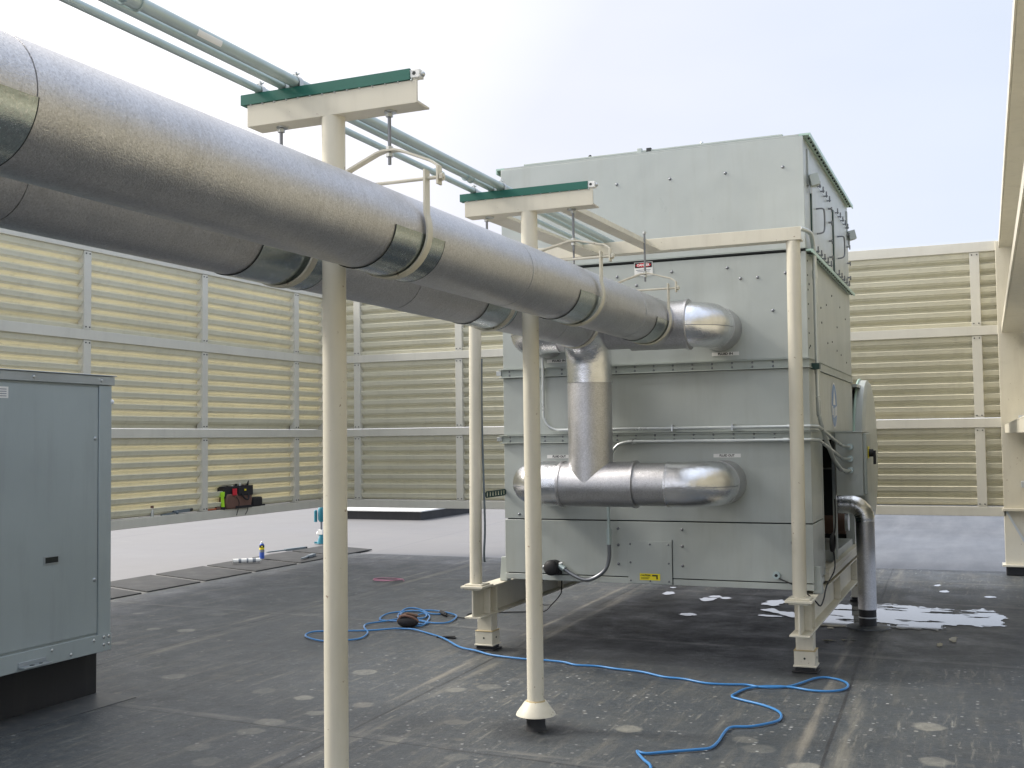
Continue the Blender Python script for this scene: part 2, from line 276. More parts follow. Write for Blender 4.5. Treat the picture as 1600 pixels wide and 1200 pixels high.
# ------------------------------------------------------------------ mesh builder
class MB:
    def __init__(s): s.v = []; s.f = []; s.m = []; s.sm = []; s.mats = []
    def mi(s, mat):
        if mat is None: mat = s.mats[0] if s.mats else None
        if mat not in s.mats: s.mats.append(mat)
        return s.mats.index(mat)
    def add(s, vs, fs, mat=None, smooth=False):
        b = len(s.v); s.v += [tuple(x) for x in vs]; k = s.mi(mat) if mat is not None else -1
        for f in fs: s.f.append([i+b for i in f]); s.m.append(k); s.sm.append(smooth)
        return s
    def box(s, x0, x1, y0, y1, z0, z1, mat=None):
        x0, x1 = sorted((x0, x1)); y0, y1 = sorted((y0, y1)); z0, z1 = sorted((z0, z1))
        vs = [(x, y, z) for z in (z0, z1) for y in (y0, y1) for x in (x0, x1)]
        return s.add(vs, [(0, 2, 3, 1), (4, 5, 7, 6), (0, 1, 5, 4), (2, 6, 7, 3), (0, 4, 6, 2), (1, 3, 7, 5)], mat)
    def obox(s, c, ax, ay, az, mat=None):
        c = Vector(c); vs = [c+ax*i+ay*j+az*k for k in (-1, 1) for j in (-1, 1) for i in (-1, 1)]
        return s.add(vs, [(0, 2, 3, 1), (4, 5, 7, 6), (0, 1, 5, 4), (2, 6, 7, 3), (0, 4, 6, 2), (1, 3, 7, 5)], mat)
    def tube(s, pts, r, n=12, mat=None, caps=True, flat=None):
        P = [Vector(p) for p in pts]; R = r if isinstance(r, (list, tuple)) else [r]*len(P)
        T = []
        for i in range(len(P)):
            a = (P[i]-P[i-1]).normalized() if i else Vector((0, 0, 0)); b = (P[i+1]-P[i]).normalized() if i < len(P)-1 else Vector((0, 0, 0))
            t = a+b
            if t.length < 1e-6: t = T[-1] if T else Vector((0, 0, 1))
            T.append(t.normalized())
        u = T[0].orthogonal().normalized()
        if abs(T[0].z) < 0.99: u = (Vector((0, 0, 1))-T[0]*T[0].z).normalized()
        vs = []
        for i, p in enumerate(P):
            u = (u-T[i]*u.dot(T[i])).normalized(); q = T[i].cross(u)
            for k in range(n):
                a = 2*PI*k/n; vs.append(p+(u*math.cos(a)+q*math.sin(a))*R[i])
        fs = [(i*n+k, i*n+(k+1) % n, (i+1)*n+(k+1) % n, (i+1)*n+k) for i in range(len(P)-1) for k in range(n)]
        s.add(vs, fs, mat, True)
        if caps:
            s.add(vs[:n], [tuple(range(n))[::-1]], mat); s.add(vs[-n:], [tuple(range(n))], mat)
        return s
    def cyl(s, p0, p1, r, n=16, mat=None, r1=None):
        return s.tube([p0, p1], [r, r if r1 is None else r1], n, mat)
    def sweep(s, pts, prof, up=(0, 1, 0), mat=None):
        # a flat bar: rectangular section (half width along `up`, half thickness across) along pts
        P = [Vector(p) for p in pts]; U = Vector(up); vs = []; hw, ht = prof
        for i in range(len(P)):
            a = (P[i]-P[i-1]).normalized() if i else Vector((0, 0, 0)); b = (P[i+1]-P[i]).normalized() if i < len(P)-1 else Vector((0, 0, 0))
            t = (a+b).normalized(); n = U.cross(t).normalized()
            k = 1.0
            if i and i < len(P)-1: k = 1/max(0.5, math.cos(a.angle(b)/2))
            for x, y in ((-1, -1), (1, -1), (1, 1), (-1, 1)): vs.append(P[i]+U*hw*x+n*ht*y*k)
        m = len(P); fs = [(i*4+k, i*4+(k+1) % 4, (i+1)*4+(k+1) % 4, (i+1)*4+k) for i in range(m-1) for k in range(4)]
        fs += [(3, 2, 1, 0), (m*4-4, m*4-3, m*4-2, m*4-1)]
        return s.add(vs, fs, mat)
    def extr(s, prof, a, b, fn, mat=None, smooth=False):
        # closed 2D profile extruded between parameters a and b; fn(u,v,t)->xyz
        n = len(prof); vs = [fn(u, v, a) for u, v in prof]+[fn(u, v, b) for u, v in prof]
        fs = [(k, (k+1) % n, n+(k+1) % n, n+k) for k in range(n)]+[tuple(range(n))[::-1], tuple(range(n, 2*n))]
        return s.add(vs, fs, mat, smooth)
    def ball(s, c, r, mat=None, sc=(1, 1, 1), nu=12, nv=8):
        vs = []; 
        for j in range(nv+1):
            t = PI*j/nv
            for i in range(nu):
                a = 2*PI*i/nu; vs.append((c[0]+r*sc[0]*math.sin(t)*math.cos(a), c[1]+r*sc[1]*math.sin(t)*math.sin(a), c[2]+r*sc[2]*math.cos(t)))
        fs = [(j*nu+i, (j+1)*nu+i, (j+1)*nu+(i+1) % nu, j*nu+(i+1) % nu) for j in range(nv) for i in range(nu)]
        return s.add(vs, fs, mat, True)
ORG = {}
def build(name, mb, mat, parent=None, bev=0.0, loc=None):
    mats = [mat]+[x for x in mb.mats if x is not None and x is not mat]
    org = ORG.get(parent.name, Vector((0, 0, 0))) if parent else Vector(loc or (0, 0, 0))
    me = bpy.data.meshes.new(name); me.from_pydata([Vector(v)-org for v in mb.v], [], mb.f)
    for m in mats: me.materials.append(m)
    for i, p in enumerate(me.polygons):
        k = mb.m[i]; p.material_index = 0 if k < 0 or mb.mats[k] is None else mats.index(mb.mats[k]); p.use_smooth = mb.sm[i]
    import bmesh
    bm = bmesh.new(); bm.from_mesh(me); bmesh.ops.recalc_face_normals(bm, faces=bm.faces[:]); bm.to_mesh(me); bm.free()
    me.update(); me.set_sharp_from_angle(angle=math.radians(38))
    o = bpy.data.objects.new(name, me); COL.objects.link(o)
    if parent: o.parent = parent; ORG[o.name] = org
    else: o.location = org; ORG[o.name] = org
    if bev:
        b = o.modifiers.new('bevel', 'BEVEL'); b.width = bev; b.segments = 2; b.limit_method = 'ANGLE'; b.angle_limit = math.radians(50)
    return o
def thing(name, loc, label, cat, group=None):
    o = bpy.data.objects.new(name, None); COL.objects.link(o); o.location = loc; o.empty_display_size = 0.1
    ORG[o.name] = Vector(loc); return tag(o, label, cat, group)
def tag(o, label, cat, group=None, kind=None):
    if label: o['label'] = label
    if cat: o['category'] = cat
    if group: o['group'] = group
    if kind: o['kind'] = kind
    return o
def copy_tree(o, loc, label=None):
    c = o.copy(); COL.objects.link(c); c.location = loc; ORG[c.name] = Vector(loc)
    if label: c['label'] = label
    for ch in list(o.children):
        d = ch.copy(); COL.objects.link(d); d.parent = c
        for g in list(ch.children):
            e = g.copy(); COL.objects.link(e); e.parent = d
    return c
def arc(c, r, a0, a1, n, fn):
    return [fn(c[0]+r*math.cos(a0+(a1-a0)*i/n), c[1]+r*math.sin(a0+(a1-a0)*i/n)) for i in range(n+1)]
def smooth_path(pts, k=4, closed=False):
    P = [Vector(p) for p in pts]; out = []
    for i in range(len(P)-1):
        a = P[max(0, i-1)]; b = P[i]; c = P[i+1]; d = P[min(len(P)-1, i+2)]
        for j in range(k):
            t = j/k; out.append(0.5*((2*b)+(c-a)*t+(2*a-5*b+4*c-d)*t*t+(3*b-a-3*c+d)*t**3))
    out.append(P[-1]); return out
def text_mesh(body, size, mat, name, parent, origin, xdir, ydir, depth=0.001, width=None):
    cu = bpy.data.curves.new(name, 'FONT'); cu.body = body; cu.size = size; cu.extrude = depth/2; cu.offset = size*0.035
    cu.align_x = 'CENTER'; cu.align_y = 'CENTER'
    t = bpy.data.objects.new(name+'_tmp', cu); COL.objects.link(t)
    dg = bpy.context.evaluated_depsgraph_get(); me = bpy.data.meshes.new_from_object(t.evaluated_get(dg)); me.name = name
    bpy.data.objects.remove(t); bpy.data.curves.remove(cu)
    X = Vector(xdir).normalized(); Y = Vector(ydir).normalized(); Z = X.cross(Y)
    sx = 1.0
    if width:
        xs = [v.co.x for v in me.vertices]; sx = width/max(1e-6, max(xs)-min(xs))
    org = ORG[parent.name]
    for v in me.vertices: v.co = Vector(origin)-org+X*v.co.x*sx+Y*v.co.y+Z*v.co.z
    me.materials.clear(); me.materials.append(mat)
    o = bpy.data.objects.new(name, me); COL.objects.link(o); o.parent = parent; ORG[o.name] = org
    return o

# ------------------------------------------------------------------ ground
g = MB(); g.add([(-400, -400, -0.012), (400, -400, -0.012), (400, 400, -0.012), (-400, 400, -0.012)], [(0, 1, 2, 3)])
tag(build('roof_deck', g, M['outer']), 'pale grey roof surface stretching out beyond the louvred walls', None, kind='structure')
g = MB(); bx = [(-9.95, -8), (3.5, -8), (3.5, 15.05), (0.1, 14.98), (-1.3, 14.90), (-4, 14.76), (-6.4, 14.68), (-9.75, 14.66), (-9.95, 12.4)]
g.add([(x, y, 0) for x, y in bx], [tuple(range(len(bx)))])
g.add([(x, y, -0.02) for x, y in bx], [])
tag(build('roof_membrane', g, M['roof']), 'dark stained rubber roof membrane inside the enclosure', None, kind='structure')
# puddles
def jag(poly, amp=0.03, k=4):
    out = []
    n = len(poly)
    for i in range(n):
        a = Vector(poly[i]); b = Vector(poly[(i+1) % n]); d = b-a; nn = Vector((-d.y, d.x)).normalized() if d.length > 0 else Vector((0, 0))
        for j in range(k):
            q = a+d*j/k
            if j: q += nn*random.uniform(-amp, amp)
            out.append((q.x, q.y))
    return out
def blob(cx, cy, rx, ry, n=18): return [(cx+rx*math.cos(2*PI*i/n)*random.uniform(.85, 1.1), cy+ry*math.sin(2*PI*i/n)*random.uniform(.8, 1.12)) for i in range(n)]
puds = [jag([(-1.458, 10.29), (-1.444, 10.67), (-1.7, 11.2), (-1.43, 11.62), (-1.3, 11.69), (-1.25, 11.55), (-1.04, 11.75), (-.85, 11.745), (-.675, 11.64), (-.378, 11.65), (-.118, 11.68), (.042, 11.64), (.1, 11.4), (.1, 10.75), (-.054, 10.62), (-.2, 10.69), (-.417, 10.645), (-.416, 10.4), (-.452, 10.2), (-.532, 10.36), (-.757, 10.38), (-.827, 10.5), (-.947, 10.466), (-1.214, 10.345), (-1.319, 10.19)], 0.035),
        jag([(-2.119, 11.656), (-1.99, 11.766), (-1.89, 11.6), (-2.02, 11.3), (-2.143, 11.384)], 0.02),
        jag([(-2.095, 11.025), (-1.989, 11.12), (-1.86, 10.98), (-1.73, 10.91), (-1.65, 10.6), (-1.78, 10.72)], 0.02),
        blob(-1.93, 10.69, .12, .045)]
puds += [blob(x, y, rx, ry) for x, y, rx, ry in ((-3.233, 11.88, .07, .11), (-2.67, 10.52, .085, .09), (-2.728, 11.55, .085, .11), (-2.70, 11.76, .07, .09), (-2.57, 11.69, .06, .09), (-.47, 12.9, .05, .1), (-.02, 12.6, .06, .06), (-.55, 13.4, .04, .08), (-.3, 9.95, .03, .14), (-.40, 9.65, .02, .1), (-3.3, 12.3, .03, .05), (-1.25, 9.55, .06, .03), (-1.1, 9.6, .05, .03))]
from mathutils import noise as mn
def inside(P_, x, y):
    c = False; j = len(P_)-1
    for i in range(len(P_)):
        if (P_[i][1] > y) != (P_[j][1] > y) and x < (P_[j][0]-P_[i][0])*(y-P_[i][1])/(P_[j][1]-P_[i][1])+P_[i][0]: c = not c
        j = i
    return c
g = MB(); CS = 0.014
for P_ in puds:
    big_ = len(P_) > 60
    xs_ = [p[0] for p in P_]; ys_ = [p[1] for p in P_]; cols = {}
    i0, i1 = int(math.floor(min(xs_)/CS))-2, int(max(xs_)/CS)+2; j0, j1 = int(min(ys_)/CS)-2, int(max(ys_)/CS)+2
    idx = {}; vs = []; fs = []
    def vid(i, j):
        if (i, j) not in idx: idx[(i, j)] = len(vs); vs.append((i*CS, j*CS, .004))
        return idx[(i, j)]
    for i in range(i0, i1):
        for j in range(j0, j1):
            x, y = (i+.5)*CS, (j+.5)*CS
            wx = x+(.05 if big_ else .02)*(mn.noise((x*9, y*7, 3))+.6*mn.noise((x*25, y*21, 5))); wy = y+(.16 if big_ else .05)*(mn.noise((x*5, y*4, 9))+.6*mn.noise((x*17, y*13, 2)))
            if not inside(P_, wx, wy): continue
            if big_:
                q = mn.noise((x*1.6, y*5.5, 1.3))+.5*mn.noise((x*5, y*14, 4.1))+.25*mn.noise((x*14, y*30, 7.7))
                lim = .42 if x < -.55 else .30
                if q > lim: continue
            fs.append((vid(i, j), vid(i+1, j), vid(i+1, j+1), vid(i, j+1)))
    g.add(vs, fs)
tag(build('puddle_water', g, M['water']), 'shallow rainwater lying on the dark membrane behind and under the cooling tower', None, kind='structure')
# far curb
g = MB(); g.box(-13.4, -11.2, 21.2, 24, -0.012, .17)
cu = thing('roof_curb', (-14, 21.2, 0), 'low dark roof curb with a white top on the roof beyond the back wall', 'roof curb')
build('curb_side', g, M['black'], cu)
g = MB(); g.box(-13.45, -11.15, 21.15, 24.05, .17, .195)
build('curb_cap', g, M['white'], cu)

# ------------------------------------------------------------------ louvred walls
TIERS = [(0.815, 1.765), (1.885, 2.885), (3.005, 3.905)]
RAILS = [(0.70, 0.812), (1.768, 1.882), (2.888, 3.002), (3.908, 4.03)]
PITCH = 0.141
def wall(name, label, fn, t0, t1, struts, flip=False, fr='frame'):
    # fn(t, d, z): t along the wall, d outward from the inner face
    th = thing(name, fn(t0, 0, 0), label, 'louvre wall')
    for z0, z1 in RAILS:
        g = MB(); g.extr([(0, z0), (0.13, z0), (0.13, z1), (0, z1)], t0, t1, lambda u, v, t: fn(t, u, v))
        build('rail', g, M[fr], th, 0.004)
    for z0, z1 in TIERS:
        g = MB(); n = int((z1-z0)/PITCH+1e-6); off = z1-z0-n*PITCH
        k = 0; zt = z1-0.004
        while zt-0.04 > z0:
            p = [(.038, -.004), (.036, 0), (.028, -.005), (.029, -.013), (.047, -.050), (.046, -.057), (.053, -.054), (.066, -.072), (.066, -.079), (.074, -.076), (.094, -.090), (.112, -.098), (.124, -.104), (.128, -.150)]
            q = [(u, max(zt+v, z0+0.001)) for u, v in p]
            back = [(u+0.004, max(zt+v+0.002, z0+0.0015)) for u, v in p[:2:-1]]
            prof = q+back
            g.extr(prof, t0+.01, t1+.002, lambda u, v, t: fn(t, u, v)); zt -= PITCH
        build('louvre_panel', g, M['louver'], th)
        g = MB(); g.extr([(.030, z1-.010), (.030, z1+.0025), (.126, z1+.0025), (.126, z1-.010)], t0+.01, t1-.01, lambda u, v, t: fn(t, u, v)); build('head_strip', g, M['louver'], th)
        for ts in struts:
            g = MB(); g.extr([(0.008, z0), (0.02, z0), (0.02, z1), (0.008, z1)], ts-.055, ts+.055, lambda u, v, t: fn(t, u, v))
            for sgn in (-1, 1):
                g.extr([(0.02, z0), (0.1, z0), (0.1, z1), (0.02, z1)], ts+sgn*.052-.003, ts+sgn*.052+.003, lambda u, v, t: fn(t, u, v))
            for zz in (z0+.03, z1-.03):
                for sg in (-.028, .028):
                    c = fn(ts+sg, 0.0, zz); d = fn(ts+sg, 0.008, zz); g.cyl(c, d, .008, 8, M['seam'])
            build('mullion', g, M[fr], th, 0.002)
    return th
YB = 14.6
bw = wall('louvre_wall', 'cream louvred screen wall across the back, behind the cooling tower', lambda t, d, z: (t, YB+d, z), -9.50, 0.19, [-8.79, -7.07, -5.33, -3.58, -1.82, -.07], fr='frame')
lw = wall('louvre_wall', 'louvred screen wall on the left with sunlight glowing between its blades', lambda t, d, z: (-9.35-d, t, z), -6.0, 14.58, [-4.8, -2.7, -.65, 1.4, 3.45, 5.5, 7.58, 9.68, 11.75, 13.85], fr='frame')
rw = wall('louvre_wall', 'louvred screen wall running close along the right edge, seen nearly end on', lambda t, d, z: (0.47+d, t, z), -6.0, 14.55, [-4, -2, 0, 2, 4, 6, 8, 10, 12, 13.9], fr='frame')
g = MB(); g.box(-9.51, -9.352, 14.583, 14.598, .70, 4.03); build('corner_plate', g, M['frame'], bw, .002)
# deep channels of the right wall and its corner post
for z0, z1 in ((1.70, 1.80), (2.90, 2.99), (3.93, 4.03)):
    g = MB(); g.box(.205, .468, -6.0, 14.55, z1-.012, z1); g.box(.205, .217, -6.0, 14.55, z0, z1-.012); g.box(.218, .468, -6.0, 14.55, z0, z0+.01)
    build('channel_beam', g, M['cream'], rw, .002)
for zz in (3.80, 1.83, 1.05):
    g = MB(); g.box(.36, .66, 14.50, 14.56, zz, zz+.075); build('mounting_bracket', g, M['bracket'], rw, .003)
cp = thing('corner_post', (.3, YB, 0), 'wide cream steel post on a black base ending the back wall', 'steel post')
g = MB(); g.box(.165, .455, YB-.02, YB+.0, .80, 4.02); g.box(.195, .205, YB, YB+.2, .80, 4.02); g.box(.445, .455, YB, YB+.2, .80, 4.02)
build('post', g, M['cream'], cp, .004)
g = MB(); g.box(.15, .48, YB-.06, YB+.24, .765, .80); build('cap_plate', g, M['cream'], cp, .004)
g = MB(); g.box(.165, .50, YB-.0, YB+.2, .13, .765); build('post_foot', g, M['cream'], cp, .004)
g = MB(); g.add([(.185, YB-.012, .75), (.205, YB-.012, .765), (.50, YB-.012, .19), (.50, YB-.012, .14), (.185, YB-.001, .75), (.205, YB-.001, .765), (.50, YB-.001, .19), (.50, YB-.001, .14)], [(0, 1, 2, 3), (4, 7, 6, 5), (0, 4, 5, 1), (1, 5, 6, 2), (2, 6, 7, 3), (3, 7, 4, 0)])
build('gusset', g, M['bracket'], cp)
g = MB(); g.box(.13, .56, YB-.05, YB+.25, .105, .13); build('base_plate', g, M['cream'], cp, .003)
g = MB(); g.box(.17, .54, YB-.02, YB+.22, 0, .105); build('pitch_pocket', g, M['black'], cp, .01)

# ------------------------------------------------------------------ pipe supports (T frames)
def tframe(Y, label, X=-2.48):
    th = thing('pipe_support', (X, Y, 0), label, 'pipe support', 'cream T shaped pipe supports')
    g = MB(); g.cyl((X, Y+.045, .16), (X, Y+.045, 3.055), .0495, 40); build('post', g, M['cream'], th)
    g = MB(); x0, x1 = X-.405, X+.42; y = Y
    g.extr([(0, 0), (0.11, 0), (.11, .009), (.009, .012), (.009, .095), (0, .095)], x0, x1, lambda u, v, t: (t, y+u, 3.055+v))
    for xr in (-2.745, -2.215):
        g.cyl((xr+(X+2.48), y+.06, 3.047), (xr+(X+2.48), y+.06, 3.055), .026, 16, M['zincd'])
    build('crossbeam', g, M['cream'], th, .002)
    g = MB(); z = 3.1515
    g.extr([(0, 0), (.045, 0), (.045, .045), (.033, .045), (.033, .041), (.041, .041), (.041, .003), (.004, .003), (.004, .041), (.012, .041), (.012, .045), (0, .045)], x0-.03, x1-.03, lambda u, v, t: (t, y+u-.006, z+v))
    for i in range(14):
        xx = x0+.02+i*.06; g.cyl((xx, y-.0065, z+.022), (xx, y-.006, z+.022), .0, 4)
        g.ball((xx, y+.0, z-.002), .006, M['zincd'], nu=8, nv=4)
    build('strut_channel', g, M['green'], th)
    g = MB(); g.box(x1-.03, x1+.012, y-.002, y+.04, z+.006, z+.04, M['white']); g.cyl((x1-.012, y-.003, z+.024), (x1-.012, y-.0005, z+.024), .008, 10, M['seam'])
    g.ball((x1+.015, y+.02, z+.022), .012, M['zincd']); build('strut_end_fitting', g, M['white'], th, .002)
    g = MB(); prof = [(.052, .162), (.0625, .166), (.112, .100), (.117, .088), (.112, .086), (.0515, .155)]
    n = 40; vs = []; 
    for k in range(n):
        a = 2*PI*k/n
        for r, zz in prof: vs.append((X+r*math.cos(a), Y+.045+r*math.sin(a), zz))
    m = len(prof); fs = [(k*m+i, ((k+1) % n)*m+i, ((k+1) % n)*m+(i+1) % m, k*m+(i+1) % m) for k in range(n) for i in range(m)]
    g.add(vs, fs, None, True); g.tube([(X, Y+.045, .158), (X, Y+.045, .172)], [.060, .052], 40, M['caulk'])
    build('storm_collar', g, M['cream'], th)
    g = MB(); g.tube([(X, Y+.045, 0), (X, Y+.045, .012), (X, Y+.045, .03), (X, Y+.045, .158)], [.064, .060, .056, .055], 32); build('pitch_sleeve', g, M['black'], th)
    return th
tframe(3.90, 'nearest cream post with green topped crossbeam, its base below the picture')
tframe(6.07, 'cream post with green topped crossbeam, its flared collar and black base in full view')
# dark patch of membrane at the base of the middle post
def patch(name, cx, cy, w_, h_, label, rot=0.1):
    g = MB(); c, s = math.cos(rot), math.sin(rot)
    pts = [(-w_, -h_*.9), (w_*.9, -h_), (w_, h_*.85), (-w_*.85, h_)]
    pts = jag(pts, .016, 7)
    pts = [(cx+x*c-y*s, cy+x*s+y*c) for x, y in pts]; n = len(pts)
    g.add([(x, y, .0045) for x, y in pts]+[(x, y, -.002) for x, y in pts], [tuple(range(n))]+[(i, (i+1) % n, n+(i+1) % n, n+i) for i in range(n)])
    o = build(name, g, M['patchm']); return tag(o, label, None, kind='structure')
M['patchm'] = paint('flashing_patch', (0.058, 0.063, 0.068), 0.5, 0.8, (0.14, 0.135, 0.12), scale=5, streak=False)

# ------------------------------------------------------------------ insulated pipes
R1 = 0.170; PZ = 2.543
def jacketed(g, ax, c, a, b, r, joints, n=64):
    # straight jacketed run with slightly stepped overlaps at the joints
    cuts = [a]+[j for j in joints if a < j < b]+[b]
    pts = []; rad = []
    for i in range(len(cuts)-1):
        s0, s1 = cuts[i], cuts[i+1]; rr = r+(0.0015 if i % 2 else 0.0)
        for t, q in ((s0+.0015, rr-.004), (s0+.002, rr), (s1-.002, rr), (s1-.0015, rr-.004)): pts.append(t); rad.append(q)
    P_ = [(c[0], t, c[1]) if ax == 'y' else ((t, c[0], c[1]) if ax == 'x' else (c[0], c[1], t)) for t in pts]
    g.tube(P_, rad, n)
def shield(parent, X, Y0, Y1, a0=PI+.1, a1=2*PI-.1):
    g = MB(); n = 40; vs = []
    for rr in (R1+.0025, R1+.0050):
        for y in (Y0, Y1):
            for i in range(n+1):
                a = a0+(a1-a0)*i/n; vs.append((X+rr*math.cos(a), y, PZ+rr*math.sin(a)))
    m = n+1; fs = []
    for i in range(n):
        fs += [(2*m+i, 2*m+i+1, 3*m+i+1, 3*m+i), (i, i+1, m+i+1, m+i), (i, i+1, 2*m+i+1, 2*m+i), (m+i, m+i+1, 3*m+i+1, 3*m+i)]
    fs += [(0, m, 3*m, 2*m), (n, m+n, 3*m+n, 2*m+n)]
    g.add(vs, fs, None, True); build('saddle_shield', g, M['shield'], parent)
    for y in (Y0-.002, Y1+.002):
        g = MB(); g.tube([(X+(R1+.004)*math.cos(a0+(a1-a0)*i/n), y, PZ+(R1+.004)*math.sin(a0+(a1-a0)*i/n)) for i in range(n+1)], .0022, 6)
        build('shield_edge', g, M['seam'], parent)
def elbow_pts(c, d0, d1, r, n=14):
    # quarter bend: arrives along d0, leaves along d1, corner point c
    c = Vector(c); d0 = Vector(d0); d1 = Vector(d1); o = c-d0*r+d1*r; out = []
    for i in range(n+1):
        t = PI/2*i/n; out.append(o+d0*r*math.sin(t)-d1*r*math.cos(t))
    return out
YH = 7.98; RH = 0.165; ZL = 1.352; ZU = 2.525; YT = 8.5
def wrinkle(pts, r, amp):
    return [r*(1+amp*(0.5+0.5*math.sin(i*2.4))*(1 if 0 < i < len(pts)-1 else 0)) for i in range(len(pts))]
def header(parent, z, xr, xl, x_t0, x_t1):
    # straight run along X with a bend into the tower at each end
    g = MB(); jacketed(g, 'x', (YH, z), xl+.22, xr-.22, RH-.006, [x_t0-.005, x_t1+.005]); build('header_run', g, M['jacket'], parent)
    for xe, d in ((xr, 1), (xl, -1)):
        g = MB(); e = elbow_pts((xe, YH, z), (d, 0, 0), (0, 1, 0), .20, 22)
        pts = [Vector((xe-d*.30, YH, z))]+e+[Vector((xe, YH+.27, z))]
        g.tube(pts, [RH]+wrinkle(e, RH, .014)+[RH], 48)
        g.cyl((xe-d*.305, YH, z), (xe-d*.29, YH, z), RH+.004, 48)
        bc = build('bend_cover', g, M['polish'], parent)
        # lap seam running round the outside of the bend
        a_ = -.10; sp_ = [Vector((xe-d*.28, YH-(RH+.001), z+a_*RH))]
        for i, q in enumerate(e):
            t = PI/2*i/(len(e)-1); o_ = Vector((d*math.sin(t), -math.cos(t), 0)); sp_.append(q+o_*(RH*1.012)+Vector((0, 0, a_*RH)))
        g = MB(); g.tube(sp_, .0022, 6); build('lap_seam', g, M['rod'], bc)
        g = MB(); g.cyl((xe, YH+.26, z), (xe, YT-.001, z), RH+.001, 48); build('nozzle_sleeve', g, M['jacket'], parent)
jt = [-.9, .6, 1.955, 4.11, 5.1, 6.18, 7.1]
p1 = thing('insulated_pipe', (-2.22, 4, PZ), 'front metal jacketed pipe running to the upper nozzles of the tower', 'insulated pipe')
g = MB(); jacketed(g, 'y', (-2.22, PZ), -3.5, YH-.10, R1, jt, 96); build('jacket', g, M['jacket'], p1)
g = MB(); g.cyl((-2.22-R1-.03, YH, ZU), (-2.22+R1+.06, YH, ZU), RH+.012, 48); g.cyl((-2.22+R1+.055, YH, ZU), (-2.22+R1+.075, YH, ZU), RH+.022, 48); build('tee_cover', g, M['jacket'], p1)
header(p1, ZU, -1.865, -3.29, -2.9, -2.0)
for a, b in ((1.55, 1.955), (3.70, 4.11), (5.80, 6.18), (7.36, 7.70)): shield(p1, -2.22, a, b)
p2 = thing('insulated_pipe', (-2.76, 4, PZ), 'rear metal jacketed pipe that turns down in front of the tower to the lower nozzles', 'insulated pipe')
g = MB(); jacketed(g, 'y', (-2.76, PZ), -3.5, YH-.34, R1, [-.8, .9, 2.45, 4.11, 4.95, 6.2, 7.1], 96); build('jacket', g, M['jacket'], p2)
g = MB(); e = elbow_pts((-2.76, YH, PZ), (0, 1, 0), (0, 0, -1), .30, 22)
g.tube([Vector((-2.76, YH-.345, PZ))]+e+[Vector((-2.76, YH, PZ-.42))], [R1+.002]+wrinkle(e, R1+.002, .008)+[R1+.002], 64)
g.cyl((-2.76, YH-.36, PZ), (-2.76, YH-.34, PZ), R1+.005, 64)
g.cyl((-2.76, YH, PZ-.425), (-2.76, YH, PZ-.415), R1+.004, 64)
build('bend_cover', g, M['polish'], p2)
g = MB(); jacketed(g, 'z', (-2.76, YH), ZL, PZ-.42, R1-.002, []); build('drop_jacket', g, M['jacket'], p2)
g = MB(); g.cyl((-2.985, YH, ZL), (-2.405, YH, ZL), RH+.004, 64)
for xx in (-2.985, -2.415): g.cyl((xx-.005, YH, ZL), (xx+.015, YH, ZL), RH+.012, 64)
build('tee_cover', g, M['jacket'], p2)
header(p2, ZL, -1.855, -3.29, -2.99, -2.40)
for a, b in ((3.62, 4.11), (5.78, 6.2)): shield(p2, -2.76, a, b)

# ------------------------------------------------------------------ clevis hangers
def hanger(X, Y, ztop, zb, label):
    th = thing('pipe_hanger', (X, Y, ztop), label, 'pipe hanger', 'cream clevis hangers holding the pipes')
    g = MB(); g.cyl((X, Y, ztop), (X, Y, zb-.055), .0075, 10)
    build('threaded_rod', g, M['rod'], th)
    for z in (ztop-.012, zb+.012, zb-.016):
        g = MB(); g.cyl((X, Y, z-.007), (X, Y, z+.007), .016, 6); build('nut', g, M['zincd'], th)
    h = zb; bz = PZ+R1+.042
    pts = [(X-.225, Y, bz-.03), (X-.225, Y, bz+.045), (X-.19, Y, bz+.07)]+[(X-.06, Y, h-.006), (X-.03, Y, h+.002), (X+.03, Y, h+.002), (X+.06, Y, h-.006)]+[(X+.19, Y, bz+.07), (X+.225, Y, bz+.045), (X+.225, Y, bz-.03)]
    g = MB(); g.sweep(pts, (.019, .0045)); build('yoke', g, M['cream'], th, .001)
    g = MB(); g.cyl((X-.25, Y, bz), (X+.25, Y, bz), .0075, 12)
    for s in (-1, 1): g.cyl((X+s*.231, Y, bz), (X+s*.245, Y, bz), .017, 6)
    build('bolt', g, M['cream'], th)
    rs = R1+.011; xs = .13
    n = 36; a0 = PI-math.acos(.168/rs); 
    arcp = [(X+rs*math.cos(a0+(2*PI-2*(a0-PI/2)+0)*0+t), Y, PZ+rs*math.sin(a0+t)) for t in [(3*PI-2*a0)*i/n for i in range(n+1)]]
    pts = [(X-.168, Y, bz+.035)]+arcp+[(X+.168, Y, bz+.035)]
    g = MB(); g.sweep(pts, (.022, .0045)); build('strap', g, M['cream'], th, .001)
    return th
RB = 3.047
hanger(-2.215, 3.95, RB, 2.885, 'clevis hanger on the front pipe beside the nearest post')
hanger(-2.745, 3.95, RB, 2.885, 'clevis hanger on the rear pipe by the nearest post, mostly hidden by the front pipe')
hanger(-2.205, 6.13, RB, 2.86, 'clevis hanger on the front pipe beside the middle post')
hanger(-2.765, 6.13, RB, 2.86, 'clevis hanger on the rear pipe by the middle post, mostly hidden')
hanger(-2.215, 7.66, 3.18, 2.87, 'clevis hanger at the far end of the front pipe, close to the tower')
hanger(-2.755, 7.66, 3.18, 2.87, 'clevis hanger on the rear pipe just before it turns down')

